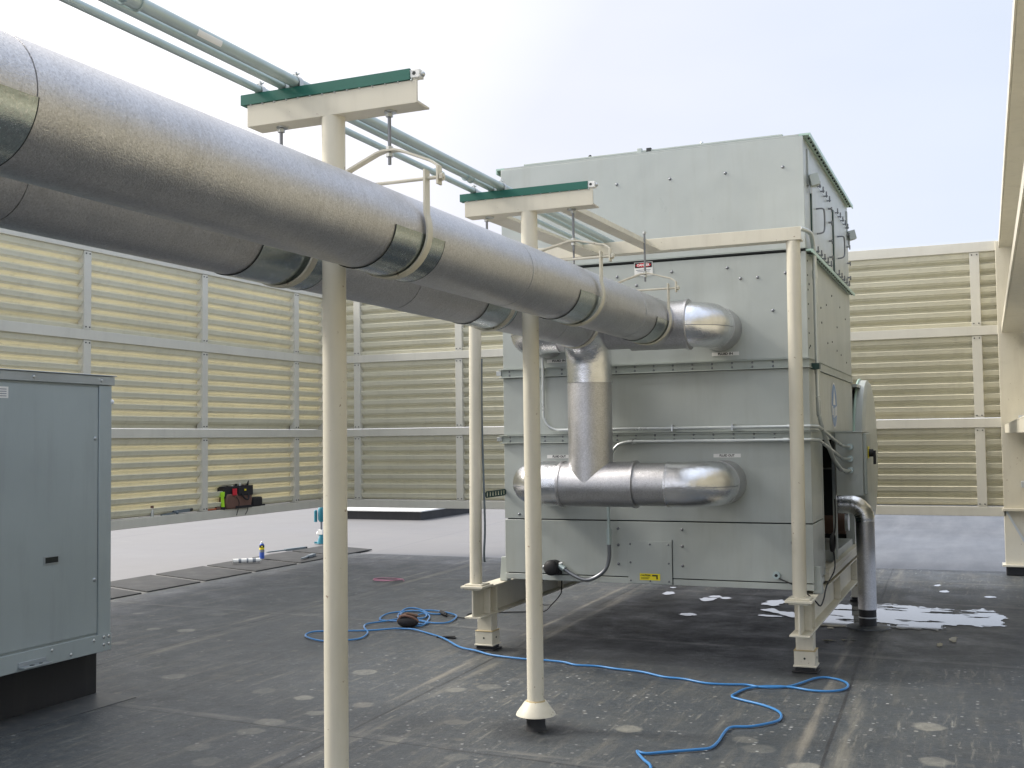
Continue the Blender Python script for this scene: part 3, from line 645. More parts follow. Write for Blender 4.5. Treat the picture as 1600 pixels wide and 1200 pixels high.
# ------------------------------------------------------------------ conduits over the supports
def conduit(x, r, label, fit, tagpos=None, zc=None):
    th = thing('conduit', (x, 4, 3.2), label, 'conduit', 'grey electrical conduits over the pipe supports')
    z = (zc or 3.1965)+r
    g = MB(); g.cyl((x, -4, z), (x, 8.3, z), r, 20); build('tube', g, M['zinc'], th)
    for y in fit:
        g = MB(); g.cyl((x, y-.035, z), (x, y+.035, z), r+.005, 20); g.cyl((x, y-.038, z), (x, y-.03, z), r+.010, 20); g.cyl((x, y+.03, z), (x, y+.038, z), r+.010, 20); build('coupling', g, M['zinc'], th)
    for y in (3.90, 6.07):
        g = MB(); pts = [(x+(r+.003)*math.cos(a), y+.016, z+(r+.003)*math.sin(a)) for a in [PI*i/10 for i in range(11)]]
        pts = [(x+r+.003, y+.016, z-r)]+pts+[(x-r-.003, y+.016, z-r)]
        g.sweep(pts, (.014, .0015)); g.box(x-.004, x+.004, y+.008, y+.024, z+r+.001, z+r+.022); g.cyl((x-.014, y+.016, z+r+.014), (x+.014, y+.016, z+r+.014), .005, 8)
        build('clamp', g, M['zincd'], th)
    if tagpos:
        g = MB(); n = 8; vs = []
        for yy in (tagpos, tagpos+.14):
            for i in range(n+1):
                a = -.9+1.0*i/n; vs.append((x+(r+.0012)*math.cos(a), yy, z+(r+.0012)*math.sin(a)))
        g.add(vs, [(i, i+1, n+2+i, n+1+i) for i in range(n)]); build('sticker', g, M['paper'], th)
    return th
conduit(-2.827, .0165, 'slim conduit, leftmost and lowest looking of the three', [5.6])
conduit(-2.708, .0165, 'slim conduit squeezed against the thickest one', [5.75])
conduit(-2.645, .024, 'thickest conduit, on the right, with a coupling and a pale sticker', [2.92], 3.25)

# ------------------------------------------------------------------ steel frame under and before the tower
ef = thing('equipment_frame', (-2.5, 8.1, 0), 'cream steel frame of beams, stub legs and two round posts carrying the cooling tower', 'steel frame')
for X in (-3.78, -1.25):
    g = MB(); p = [(-.07, 0), (.07, 0), (.07, .012), (.006, .014), (.006, .222), (.07, .224), (.07, .236), (-.07, .236), (-.07, .224), (-.006, .222), (-.006, .014), (-.07, .012)]
    g.extr(p, 8.02, 13.0, lambda u, v, t: (X+u, t, .285+v))
    for yy in (8.22, 8.36, 9.9, 11.2): g.box(X+.006, X+.062, yy, yy+.008, .30, .507)
    g.box(X-.062, X-.006, 8.22, 8.228, .30, .507)
    build('beam', g, M['cream'], ef, .0015)
    g = MB(); g.box(X-.095, X+.095, 8.0, 8.22, .5225, .54); g.box(X-.075, X+.075, 8.03, 8.19, .5405, .552)
    build('bearing_plate', g, M['cream'], ef, .002)
    for yl in ((8.30,) if X < -2 else (8.30, 12.0)):
        g = MB(); g.box(X-.062, X+.062, yl-.06, yl+.06, .10, .284); g.box(X-.075, X+.075, yl-.075, yl+.075, .045, .150)
        g.box(X-.082, X+.082, yl-.082, yl+.082, .038, .050); g.box(X-.078, X+.078, yl-.078, yl+.078, .1505, .158, M['caulk'])
        g.cyl((X+.0, yl-.0765, .10), (X+.0, yl-.074, .10), .008, 10, M['seam']); g.cyl((X+.0755, yl, .10), (X+.078, yl, .10), .008, 10, M['seam'])
        build('leg', g, M['cream'], ef, .003)
        g = MB(); g.box(X-.07, X+.07, yl-.07, yl+.07, 0, .038); g.box(X-.09, X+.09, yl-.09, yl+.09, 0, .012); build('pitch_pocket', g, M['black'], ef, .004)
for X, xt in ((-3.79, -3.77), (-1.255, -1.238)):
    g = MB(); g.cyl((X, 8.11, .5525), (xt, 8.11, 3.098), .0495, 40); build('post', g, M['cream'], ef)
g = MB(); g.extr([(0, 0), (0.11, 0), (.11, .009), (.009, .012), (.009, .095), (0, .095)], -3.95, -1.175, lambda u, v, t: (t, 8.06+u, 3.10+v)); build('top_beam', g, M['cream'], ef, .002)
for X, w_ in ((-2.315, .10), (-2.83, .15)):
    g = MB(); g.extr([(0, 0), (w_, 0), (w_, .008), (.008, .010), (.008, .088), (0, .088)], 6.182, 8.058, lambda u, v, t: (X+u, t, 3.062+(t-6.18)*.022+v)); build('side_channel', g, M['cream'], ef, .002)

# ------------------------------------------------------------------ cooling tower
XL, XR, YE = -3.70, -1.207, 11.4
ct = thing('cooling_tower', (-2.45, 9.9, .55), 'large grey green sheet metal cooling tower standing on the cream frame', 'cooling tower')
def rivet(g, x, z, y=YT, r=.012):
    g.ball((x, y-.001, z), r, M['rod'], (1, .7, 1), 10, 6)
g = MB(); g.box(XL+.02, -1.78, YT+.02, YE-.02, .56, 3.96); g.box(-1.78, XR-.02, YT+.02, 9.04, .56, 3.96); g.box(-1.78, XR-.02, 9.04, YE-.02, 1.72, 3.96); build('core', g, M['seam'], ct)
def casing(z0, z1, short=False, holes=()):
    g = MB()
    if short:
        g.box(XL, XR, YT, 9.06, z0, z1); g.box(XL, -1.76, 9.062, YE, z0, z1)
    else: g.box(XL, XR, YT, YE, z0, z1)
    for x, z in holes: rivet(g, x, z)
    return g
side_r = []
build('base_skirt', casing(.548, .594, True), M['tower'], ct, .003)
build('pan_panel', casing(.602, 1.036, True, [(x, z) for x in (-2.72, -2.20) for z in (.98, .85, .70)]), M['tower'], ct, .003)
build('lower_panel', casing(1.046, 1.66, True, [(-3.57, 1.08), (-1.36, .9)]), M['tower'], ct, .003)
build('middle_panel', casing(1.735, 2.205), M['tower'], ct, .003)
g = casing(2.285, 3.085, False, [(-2.69, 2.99), (-2.24, 3.0), (-1.80, 3.0), (-1.70, 2.91), (-1.57, 2.91), (-1.46, 2.65), (-2.53, 2.91), (-3.1, 2.99), (-3.5, 2.99), (-1.36, 2.93)])
for i in range(16):
    y = 8.62+(i % 8)*.33+random.uniform(-.05, .05); z = 2.35+.62*(i//8)*.5+.3*random.random(); g.ball((XR, y, z), .010, M['seam'], (.6, 1, 1), 8, 5)
for i in range(7):
    for y in (8.56, ): g.ball((XR, y, 2.36+i*.11), .009, M['seam'], (.6, 1, 1), 8, 5)
build('coil_panel', g, M['tower'], ct, .003)
build('plenum_panel', casing(3.115, 3.965, False, [(x, 3.74) for x in (-3.12, -2.68, -2.24, -1.80, -1.36)]), M['tower'], ct, .003)
# riveted flange bands
for z0, z1 in ((1.663, 1.732), (2.208, 2.282)):
    g = MB(); g.box(XL-.03, XR+.012, YT-.028, YE+.02, z1-.008, z1); g.box(XL-.03, XR+.012, YT-.028, YE+.02, z0, z0+.008); g.box(XL-.012, XR+.006, YT-.008, YE+.006, z0+.0085, z1-.0085)
    k = 0; x = XL+.06
    while x < XR-.03:
        rivet(g, x, z0+.052, YT-.008, .0085); rivet(g, x, z0+.020, YT-.008, .0085); k += 1; x += .155
    g.box(XL-.055, XL-.012, YT-.02, YT+.03, z0+.02, z1-.015, M['zincd'])
    build('flange_band', g, M['tower_trim'], ct, .001)
# lips along the right side and the top
g = MB(); g.box(XR+.0005, XR+.05, YT, YE+.03, 3.086, 3.100); g.box(XR+.040, XR+.05, YT, YE+.03, 3.074, 3.0855)
for i in range(24): g.ball((XR+.03, YT+.08+i*.12, 3.082), .008, M['seam'], nu=6, nv=4)
build('side_lip', g, M['tower_edge'], ct)
g = MB(); g.box(XR-.03, XR+.055, YT+.004, YE+.04, 3.967, 3.982); g.box(XR+.045, XR+.055, YT+.004, YE+.04, 3.952, 3.9665);
for i in range(24): g.ball((XR+.03, YT+.10+i*.12, 3.962), .009, M['seam'], nu=6, nv=4)
build('top_lip', g, M['tower_edge'], ct)
g = MB(); g.box(XL-.045, XL+.03, YT+.004, YE+.04, 3.967, 3.982); g.box(XL-.045, XL-.035, YT+.004, YE+.04, 3.935, 3.9665); build('top_lip', g, M['tower_edge'], ct)
g = MB(); g.box(XL+.031, XR-.031, YT+.004, YE, 3.967, 3.980); build('top_sheet', g, M['tower'], ct)
g = MB(); g.box(-3.62, -1.44, 8.92, 11.1, 3.983, 4.085); g.box(-3.65, -1.42, 8.89, 11.13, 4.086, 4.100, M['tower_trim'])
g.box(-2.62, -2.58, 8.885, 8.92, 4.0, 4.12, M['tower_trim']); g.box(-2.54, -2.50, 8.885, 8.92, 4.0, 4.115, M['seam']); g.ball((-3.05, 8.93, 4.11), .015, M['seam']); g.ball((-2.08, 8.93, 4.112), .015, M['zincd'])
build('eliminator_rim', g, M['tower'], ct, .002)
g = MB(); g.box(-3.70, XR, 8.492, 8.4995, 3.0975, 3.106, M['seam']); g.box(XL, XR, 8.488, 8.4998, 3.1065, 3.113); build('gasket_line', g, M['tower_trim'], ct)
# access doors of the upper section
def door(y0, y1, z0=3.15, z1=3.70):
    g = MB(); g.box(XR+.0005, XR+.016, y0, y1, z0, z1); build_ = build('access_door', g, M['tower'], ct, .003)
    g = MB(); t = .008
    for a, b, c, d in ((y0-.012, y0, z0-.01, z1+.01), (y1, y1+.012, z0-.01, z1+.01)): g.box(XR+.0005, XR+.010, a, b, c, d)
    g.box(XR+.0005, XR+.010, y0, y1, z1+.0005, z1+.012); g.box(XR+.0005, XR+.010, y0, y1, z0-.012, z0-.0005)
    build('door_gasket', g, M['dgreen'], build_)
    for a in (.22,):
        g = MB(); yy = y0+.2; pts = smooth_path([(XR+.016, yy, 3.50), (XR+.065, yy+.01, 3.50), (XR+.075, yy+.03, 3.47), (XR+.075, yy+.03, 3.36), (XR+.065, yy+.01, 3.31), (XR+.016, yy, 3.30)], 4)
        g.tube(pts, .007, 8); build('handle', g, M['rod'], build_)
    n = 5
    for i in range(n):
        yy = y0+.08+(y1-y0-.16)*i/(n-1)
        for zz in (z1+.004, z0-.002):
            g = MB(); g.box(XR+.012, XR+.05, yy-.010, yy+.010, zz-.012, zz-.004); g.cyl((XR+.04, yy, zz-.02), (XR+.04, yy, zz+.03), .006, 8); build('latch', g, M['rod'], build_)
    for zz in (3.22, 3.36, 3.52, 3.64):
        g = MB(); g.box(XR+.012, XR+.045, y1-.01, y1+.03, zz, zz+.010); g.cyl((XR+.042, y1+.02, zz-.02), (XR+.042, y1+.02, zz+.02), .006, 8); build('latch', g, M['rod'], build_)
door(8.82, 9.78); door(10.18, 11.14)
for yy in (8.70, 11.30):
    g = MB(); g.box(XR+.0005, XR+.012, yy-.03, yy+.03, 3.62, 3.90, M['tower']); g.obox((XR+.045, yy, 3.66), Vector((.03, .02, .01)), Vector((-.015, .04, 0)), Vector((-.01, 0, .045)), M['tower_trim']); g.box(XR+.01, XR+.03, yy-.008, yy+.008, 3.56, 3.64, M['zincd']); build('lifting_bracket', g, M['tower'], ct, .003)
# fan recess at the foot of the right side
g = MB(); g.box(-1.755, -1.74, 9.07, YE, .60, 1.655); g.box(-1.60, -1.25, 9.10, 9.26, .61, 1.655); build('fan_recess', g, M['dgreen'], ct)
for a_, b_, c_, d_ in ((XR-.07, XR+.003, 9.065, 9.115), (XR-.03, XR, 9.92, 9.99), (XR-.08, XR, 11.30, 11.39)):
    g = MB(); g.box(a_, b_, c_, d_, .60, 1.655); build('corner_stile', g, M['tower'], ct, .003)
g = MB(); g.box(-1.74, XR+.03, 9.12, YE, .548, .60); g.box(XR-.02, XR+.03, 9.12, YE, .601, .635); build('sill_channel', g, M['cream'], ct, .003)
g = MB(); g.cyl((-1.55, 10.85, .88), (-1.24, 10.85, .88), .11, 24); g.cyl((-1.24, 10.85, .88), (-1.21, 10.85, .88), .08, 24, M['zincd']); build('fan_motor', g, M['rust'], ct)
g = MB(); g.box(-1.6, -1.22, 10.0, 11.2, .602, .70); build('motor_base', g, M['tower'], ct, .003)
g = MB(); g.cyl((-1.7, 9.65, 1.15), (-1.35, 9.65, 1.15), .28, 28); g.box(-1.60, -1.24, 10.05, 10.6, 1.0, 1.40); build('fan_scroll', g, M['dark'], ct)
g = MB(); g.box(-3.5, -1.27, 11.42, 12.95, .60, 2.17, M['dark']); g.box(-3.55, -1.16, 11.41, 12.98, 2.172, 2.20, M['tower']); g.box(-1.269, -1.25, 11.45, 11.6, .60, 2.17, M['tower']); build('fan_section', g, M['dark'], ct)
g = MB(); n = 56; c = (12.1, 1.53); rr = .74
vs = []
for x, r in ((-1.20, rr), (-1.185, rr), (-1.125, rr-.005), (-1.105, rr-.035), (-1.095, rr-.12), (-1.09, .05)):
    for i in range(n):
        a = 2*PI*i/n; vs.append((x, c[0]+r*math.cos(a), c[1]+r*math.sin(a)))
fs = [(j*n+i, j*n+(i+1) % n, (j+1)*n+(i+1) % n, (j+1)*n+i) for j in range(5) for i in range(n)]+[tuple(range(n)), tuple(range(5*n, 6*n))]
g.add(vs, fs, None, True); g.tube([(-1.20, c[0]+(rr+.004)*math.cos(2*PI*i/n), c[1]+(rr+.004)*math.sin(2*PI*i/n)) for i in range(n+1)], .012, 8, M['tower_edge'])
build('drive_guard', g, M['tower'], ct)
# small access cover with caution sticker
g = MB(); g.box(-2.64, -2.285, YT-.006, YT-.0005, .553, .885)
for x in (-2.62, -2.46, -2.31):
    for z in (.86, .575): rivet(g, x, z, YT-.006, .008)
for x in (-2.62, -2.31): rivet(g, x, .715, YT-.006, .008)
g.box(-2.283, -2.277, YT-.003, YT-.0005, .548, .90, M['seam'])
cv = build('access_cover', g, M['tower'], ct, .0015)
g = MB(); g.box(-2.545, -2.38, YT-.008, YT-.0062, .580, .632); g.box(-2.445, -2.40, YT-.0092, YT-.0082, .612, .623, M['ink']); g.box(-2.411, -2.40, YT-.0092, YT-.0082, .590, .612, M['ink'])
for i, wd in ((0, .07), (1, .06)): g.box(-2.535, -2.535+wd, YT-.0092, YT-.0082, .598-i*.008, .601-i*.008, M['ink'])
cs = build('caution_sticker', g, M['yellow'], cv)
text_mesh('CAUTION', .018, M['ink'], 'caution_text', cs, (-2.498, YT-.009, .617), (1, 0, 0), (0, 0, 1), width=.078)
# danger sign
g = MB(); g.box(-2.545, -2.395, YT-.004, YT-.0012, 2.985, 3.095); g.box(-2.540, -2.400, YT-.0052, YT-.0042, 3.050, 3.090, M['ink'])
n = 24; vs = [(-2.47+.062*math.cos(2*PI*i/n), YT-.0062, 3.070+.017*math.sin(2*PI*i/n)) for i in range(n)]; g.add(vs, [tuple(range(n))], M['red'])
for i, wd in ((0, .12), (1, .10)): g.box(-2.47-wd/2, -2.47+wd/2, YT-.005, YT-.0042, 3.030-i*.012, 3.034-i*.012, M['greyink'])
ds = build('danger_sign', g, M['paper'], ct)
text_mesh('DANGER', .027, M['paper'], 'danger_text', ds, (-2.47, YT-.0072, 3.070), (1, 0, 0), (0, 0, 1), width=.100)
for x, z, t in ((-1.83, 2.335, 'FLUID IN'), (-3.20, 2.335, 'FLUID IN'), (-1.835, 1.553, 'FLUID OUT'), (-3.21, 1.553, 'FLUID OUT')):
    g = MB(); g.box(x-.105, x+.105, YT-.003, YT-.0012, z-.014, z+.014); s = build('label_strip', g, M['paper'], ct)
    text_mesh(t, .024, M['ink'], 'label_text', s, (x, YT-.0036, z), (1, 0, 0), (0, 0, 1), width=.115)
# round emblem on the right side
g = MB(); n = 40
def ell(ry, rz, x): return [(x, 9.95+ry*math.cos(2*PI*i/n), 1.955+rz*math.sin(2*PI*i/n)) for i in range(n)]
g.add(ell(.20, .20, XR+.0015), [tuple(range(n))], M['paper']); g.add(ell(.185, .185, XR+.0024), [tuple(range(n))], M['lblue'])
g.add([(XR+.0033, 9.95-.08, 1.96), (XR+.0033, 9.95+.08, 1.96), (XR+.0033, 9.95, 2.11)], [(0, 1, 2)], M['paper'])
for a, b, z0, z1 in ((9.80, 9.86, 1.87, 1.95), (9.88, 9.93, 1.85, 1.93), (9.97, 10.02, 1.86, 1.94), (10.04, 10.10, 1.87, 1.95)): g.add([(XR+.0033, a, z0), (XR+.0033, b, z0), (XR+.0033, b, z1), (XR+.0033, a, z1)], [(0, 1, 2, 3)], M['paper'])
build('emblem', g, M['paper'], ct)
# corner bracket feet
for X in (-3.735, -1.19):
    g = MB(); g.add([(X-.035, YT+.04, .524), (X+.035, YT+.04, .524), (X+.02, YT+.04, .72), (X-.02, YT+.04, .72), (X-.035, YT+.12, .524), (X+.035, YT+.12, .524), (X+.02, YT+.12, .72), (X-.02, YT+.12, .72)], [(0, 1, 2, 3), (4, 7, 6, 5), (0, 4, 5, 1), (1, 5, 6, 2), (2, 6, 7, 3), (3, 7, 4, 0)]); build('mounting_foot', g, M['tower'], ct, .003)
# sensor, flexible conduit
g = MB(); g.cyl((-3.26, YT-.0005, .655), (-3.26, YT-.10, .66), .062, 24); g.ball((-3.26, YT-.10, .66), .06, None, (1, .5, 1), 20, 10); g.cyl((-3.34, YT-.06, .66), (-3.30, YT-.06, .66), .02, 10, M['zincd']); g.box(-3.30, -3.20, YT-.07, YT-.002, .60, .64)
g.cyl((-3.20, YT-.06, .69), (-3.17, YT-.06, .70), .012, 8, M['zincd']); build('junction_box', g, M['black'], ct)
g = MB(); pts = smooth_path([(-2.765, 8.40, .87), (-2.768, 8.41, .76), (-2.80, 8.41, .665), (-2.88, 8.41, .60), (-2.97, 8.41, .575), (-3.07, 8.42, .605), (-3.16, 8.43, .655)], 6); g.tube(pts, .0155, 14); build('flexible_conduit', g, M['rod'], ct)
g = MB(); g.cyl((-2.765, 8.40, 1.34), (-2.765, 8.40, .98), .0125, 14); g.cyl((-2.765, 8.40, .985), (-2.765, 8.40, .86), .019, 14); g.cyl((-3.15, 8.43, .65), (-3.20, 8.44, .675), .024, 12); build('conduit_drop', g, M['zinc'], ct)
g = MB(); g.ball((-1.48, YT-.01, .655), .024, M['black']); g.cyl((-1.48, YT-.001, .655), (-1.48, YT-.03, .655), .028, 16, M['zinc']); build('cable_socket', g, M['black'], ct)
# conduits on the face
zz1, zz2 = 1.768, 1.668; yf = YT-.045
g = MB(); g.tube(smooth_path([(-3.325, yf, 2.56), (-3.325, yf, 2.3), (-3.325, yf, 1.93), (-3.318, yf, 1.86), (-3.28, yf, 1.80), (-3.22, yf, 1.772), (-3.14, yf, zz1)], 4)+[Vector((-1.34, yf, zz1)), Vector((-1.20, yf, zz1)), Vector((-1.15, yf+.08, zz1-.005)), Vector((-1.12, 9.2, 1.66)), Vector((-1.09, 9.45, 1.61)), Vector((-1.06, 9.58, 1.60)), Vector((-1.055, 9.68, 1.60))], .0125, 14)
for x in (-3.1, -1.35): g.cyl((x-.02, yf, zz1), (x+.02, yf, zz1), .017, 12)
g.cyl((-3.325, yf, 2.1), (-3.325, yf, 2.14), .017, 12)
for x in (-2.25, -1.78): g.box(x-.006, x+.006, yf-.016, YT-.002, zz1-.022, zz1+.026, M['zincd'])
build('face_conduit', g, M['silver'], ct)
g = MB(); g.tube(smooth_path([(-2.765, 8.40, 1.45), (-2.76, yf, 1.53), (-2.735, yf, 1.60), (-2.68, yf, 1.65), (-2.60, yf, zz2)], 4)+[Vector((-1.35, yf, zz2)), Vector((-1.20, yf, zz2)), Vector((-1.15, yf+.08, zz2-.005)), Vector((-1.12, 9.2, 1.56)), Vector((-1.09, 9.45, 1.505)), Vector((-1.06, 9.58, 1.50)), Vector((-1.055, 9.68, 1.50))], .0125, 14)
for x in (-2.56, -1.38): g.cyl((x-.02, yf, zz2), (x+.02, yf, zz2), .017, 12)
for x in (-2.57, ): g.box(x-.006, x+.006, yf-.016, YT-.002, zz2-.022, zz2+.026, M['zincd'])
build('face_conduit', g, M['silver'], ct)
g = MB(); xx = XR+.035
g.tube(smooth_path([(XR-.02, 8.36, 3.235), (xx, 8.5, 3.22), (xx, 8.63, 3.17), (xx, 8.69, 3.09), (xx, 8.70, 2.98)], 5)+[Vector((xx, 8.70, 2.0)), Vector((xx, 8.72, 1.86)), Vector((xx+.02, 8.85, 1.70)), Vector((xx+.05, 9.15, 1.50)), Vector((xx+.08, 9.35, 1.42)), Vector((-1.07, 9.50, 1.40)), Vector((-1.055, 9.68, 1.405))], .017, 14)
for z in (2.93, 2.20): g.cyl((xx, 8.70, z-.03), (xx, 8.70, z+.03), .022, 14)
g.box(XR-.03, xx+.03, 8.60, 8.66, 2.20, 2.245, M['dgreen']); g.box(xx-.02, xx+.035, 8.66, 8.69, 2.205, 2.235, M['zincd']); g.cyl((XR-.06, 8.47, 3.08), (XR+.03, 8.62, 3.08), .008, 8, M['seam'])
build('side_conduit', g, M['silver'], ct)
# control box with its switch
g = MB(); g.box(-1.175, -.955, 9.70, 10.12, 1.19, 1.72); g.box(-1.18, -.945, 9.69, 10.13, 1.72, 1.728); cb = build('control_box', g, M['tower'], ct, .008)
for z in (1.60, 1.50, 1.405):
    g = MB(); g.cyl((-1.055, 9.655, z), (-1.055, 9.699, z), .026, 14); build('conduit_hub', g, M['zinc'], cb)
g = MB(); g.box(-.954, -.925, 9.72, 10.10, 1.20, 1.71); build('door', g, M['tower_trim'], cb, .006)
g = MB(); g.cyl((-.925, 9.86, 1.545), (-.885, 9.86, 1.545), .032, 18, M['black']); g.box(-.886, -.865, 9.84, 9.88, 1.45, 1.565, M['black']); g.box(-.925, -.920, 9.80, 9.92, 1.50, 1.60, M['yellow']); build('switch_handle', g, M['black'], cb, .003)
# coil of spare cable
g = MB()
for k in range(4):
    r = .062+.006*(k % 3); g.tube([(-1.155+.007*k, 9.12+r*1.25*math.cos(2*PI*i/28), .845+r*math.sin(2*PI*i/28)+.004*k) for i in range(29)], .0055, 8)
g.tube(smooth_path([(-1.13, 9.20, 1.19), (-1.13, 9.20, 1.0), (-1.14, 9.17, .90)], 4), .006, 8)
g.tube(smooth_path([(-1.15, 9.19, .80), (-1.12, 9.0, .66), (-1.15, 8.75, .56), (-1.14, 8.50, .50), (-1.14, 8.3, .47), (-1.16, 8.15, .53), (-1.30, 8.40, .58), (-1.45, 8.47, .63), (-1.48, 8.48, .65)], 5), .0055, 8)
build('cable_coil', g, M['black'], ct)
# drain pipe
dp = thing('drain_pipe', (-1.02, 10.34, 0), 'upright silver jacketed pipe beside the tower with a black sleeve at the roof', 'pipe')
g = MB(); g.cyl((-1.015, 10.34, .16), (-1.015, 10.34, .94), .080, 40); build('jacket', g, M['jacket'], dp)
g = MB(); e = elbow_pts((-1.015, 10.34, 1.08), (0, 0, 1), (-1, 0, 0), .13, 16); g.tube([Vector((-1.015, 10.34, .93))]+e+[Vector((-1.30, 10.34, 1.08))], [.082]+wrinkle(e, .082, .035)+[.082], 36); build('bend_cover', g, M['polish'], dp)
g = MB(); g.cyl((-1.015, 10.34, 0.0), (-1.015, 10.34, .16), .074, 36); g.cyl((-1.015, 10.34, .085), (-1.015, 10.34, .095), .077, 36, M['zincd']); build('sleeve', g, M['black'], dp)
g = MB(); g.tube([(-1.015, 10.34, .0), (-1.015, 10.34, .010), (-1.015, 10.34, .016)], [.19, .185, .08], 36); build('flashing', g, M['patchm'], dp)
# punched strut tying left post to tower
g = MB(); 
g.box(-3.80, -3.69, 8.33, 8.36, 1.232, 1.240); g.box(-3.80, -3.69, 8.33, 8.36, 1.275, 1.283); g.box(-3.87, -3.69, 8.361, 8.365, 1.232, 1.283)
g = MB(); a = Vector((-3.73, 8.19, 1.255)); b = Vector((-3.69, 8.49, 1.262)); d = (b-a); L = d.length; d.normalize(); u = Vector((0, 0, 1)); q = d.cross(u)
n = 7
g.obox((a+b)/2+u*.022, d*(L/2), q*.003, u*.005); g.obox((a+b)/2-u*.022, d*(L/2), q*.003, u*.005)
for i in range(n+1): g.obox(a+d*L*i/n, d*.012, q*.003, u*.017)
o = build('slotted_strut', g, M['dgreen'], None, 0, (-3.73, 8.2, 1.25)); tag(o, 'short dark green punched strut tying the left frame post to the tower', 'bracket')
g = MB(); g.tube(smooth_path([(-3.728, 8.13, 2.35), (-3.732, 8.13, 1.9), (-3.722, 8.13, 1.4), (-3.715, 8.13, 1.0), (-3.725, 8.13, .80), (-3.735, 8.16, .72)], 6), .009, 10)
o = build('hanging_hose', g, M['tool'], None, 0, (-3.70, 8.2, 1.5)); tag(o, 'thin grey hose hanging along the right side of the left frame post', 'hose')

# ------------------------------------------------------------------ air handling unit, left
au = thing('air_handler', (-6.4, 5.0, 0), 'blue grey sheet metal rooftop unit on a black curb, cut off by the left edge', 'rooftop unit')
XA = -5.50
g = MB(); g.box(-7.4, -5.65, 2.2, 5.95, 0, .34); build('curb', g, M['black'], au, .01)
g = MB(); g.box(-7.5, XA-.006, 2.0, 5.89, .39, 2.10); build('body', g, M['unit'], au)
g = MB(); g.box(XA-.005, XA+.004, 4.2, 5.785, .445, 2.085)
for z in (1.74, .80): g.ball((XA+.004, 5.76, z), .014, M['galv'], (.6, 1, 1))
ap = build('access_panel', g, M['unit'], au, .003)
g = MB(); g.box(XA+.0045, XA+.008, 5.325, 5.45, .945, .995, M['galv']); g.box(XA+.0082, XA+.0088, 5.335, 5.44, .952, .988, M['dark']); build('finger_slot', g, M['dark'], ap)
g = MB(); g.box(XA+.0045, XA+.006, 4.80, 5.035, 1.99, 2.06)
for i in range(4): g.box(XA+.0062, XA+.007, 4.82, 5.02, 2.0+i*.014, 2.005+i*.014, M['greyink'])
build('rating_plate', g, M['paper'], ap)
g = MB(); g.box(XA-.03, XA+.010, 5.79, 5.905, .40, 2.098); g.ball((XA+.006, 5.91, 1.99), .016, M['lens']); build('corner_strip', g, M['unit'], au, .004)
g = MB(); g.box(-7.53, XA+.018, 1.97, 5.925, 2.101, 2.16); g.box(-7.53, XA+.030, 1.97, 5.935, 2.161, 2.168)
for y in (5.22, 5.80, 4.6): g.ball((XA+.019, y, 2.13), .012, M['zincd'], (.6, 1, 1))
build('top_cap', g, M['galv'], au, .003)
g = MB(); g.box(-7.5, XA+.012, 2.0, 5.91, .315, .43)
for y, z in ((5.39, .40), (5.55, .345), (5.84, .36), (5.885, .36), (5.84, .41), (5.885, .41), (5.75, .40)): g.ball((XA+.013, y, z), .011, M['zincd'], (.6, 1, 1))
build('base_rail', g, M['unit'], au, .003)
g = MB(); g.box(XA+.0125, XA+.07, 5.12, 5.34, .335, .345); g.box(XA+.0125, XA+.018, 5.12, 5.34, .345, .37); g.cyl((XA+.045, 5.20, .3455), (XA+.045, 5.20, .347), .015, 12, M['dark']); g.cyl((XA+.045, 5.27, .3455), (XA+.045, 5.27, .347), .012, 12, M['dark']); build('lifting_lug', g, M['galv'], au, .002)
patch('flashing_patch', -6.45, 4.2, 1.15, 2.05, 'dark flashing skirt around the rooftop unit curb', 0.0)

# ------------------------------------------------------------------ walkway pads
PADS = [(7.05, ), (8.08, ), (9.11, ), (10.14, ), (11.17, ), (12.20, ), (13.23, ), (14.26, )]
pl = {9.11: 'walkway pad partly hidden by the rooftop unit', 10.14: 'walkway pad just right of the rooftop unit', 11.17: 'empty walkway pad between the unit side one and the one with the tube', 12.20: 'walkway pad with the white tube lying on it', 13.23: 'walkway pad with two grey tools at its edges', 14.26: 'farthest walkway pad, behind the nearest post'}
for (y,) in PADS[2:]:
    g = MB(); P_ = [(-8.89, y), (-8.88, y+.925), (-9.97, y+1.295), (-9.98, y+.37)]
    g.add([(a, b, .0) for a, b in P_]+[(a, b, .013) for a, b in P_], [(3, 2, 1, 0), (4, 5, 6, 7), (0, 1, 5, 4), (1, 2, 6, 5), (2, 3, 7, 6), (3, 0, 4, 7)])
    o = build('walkway_pad', g, M['pad'], None, .003, (-9.4, y+.5, 0)); tag(o, 'dark rubber '+pl[y], 'walkway pad', 'rubber walkway pads in a row along the left wall')
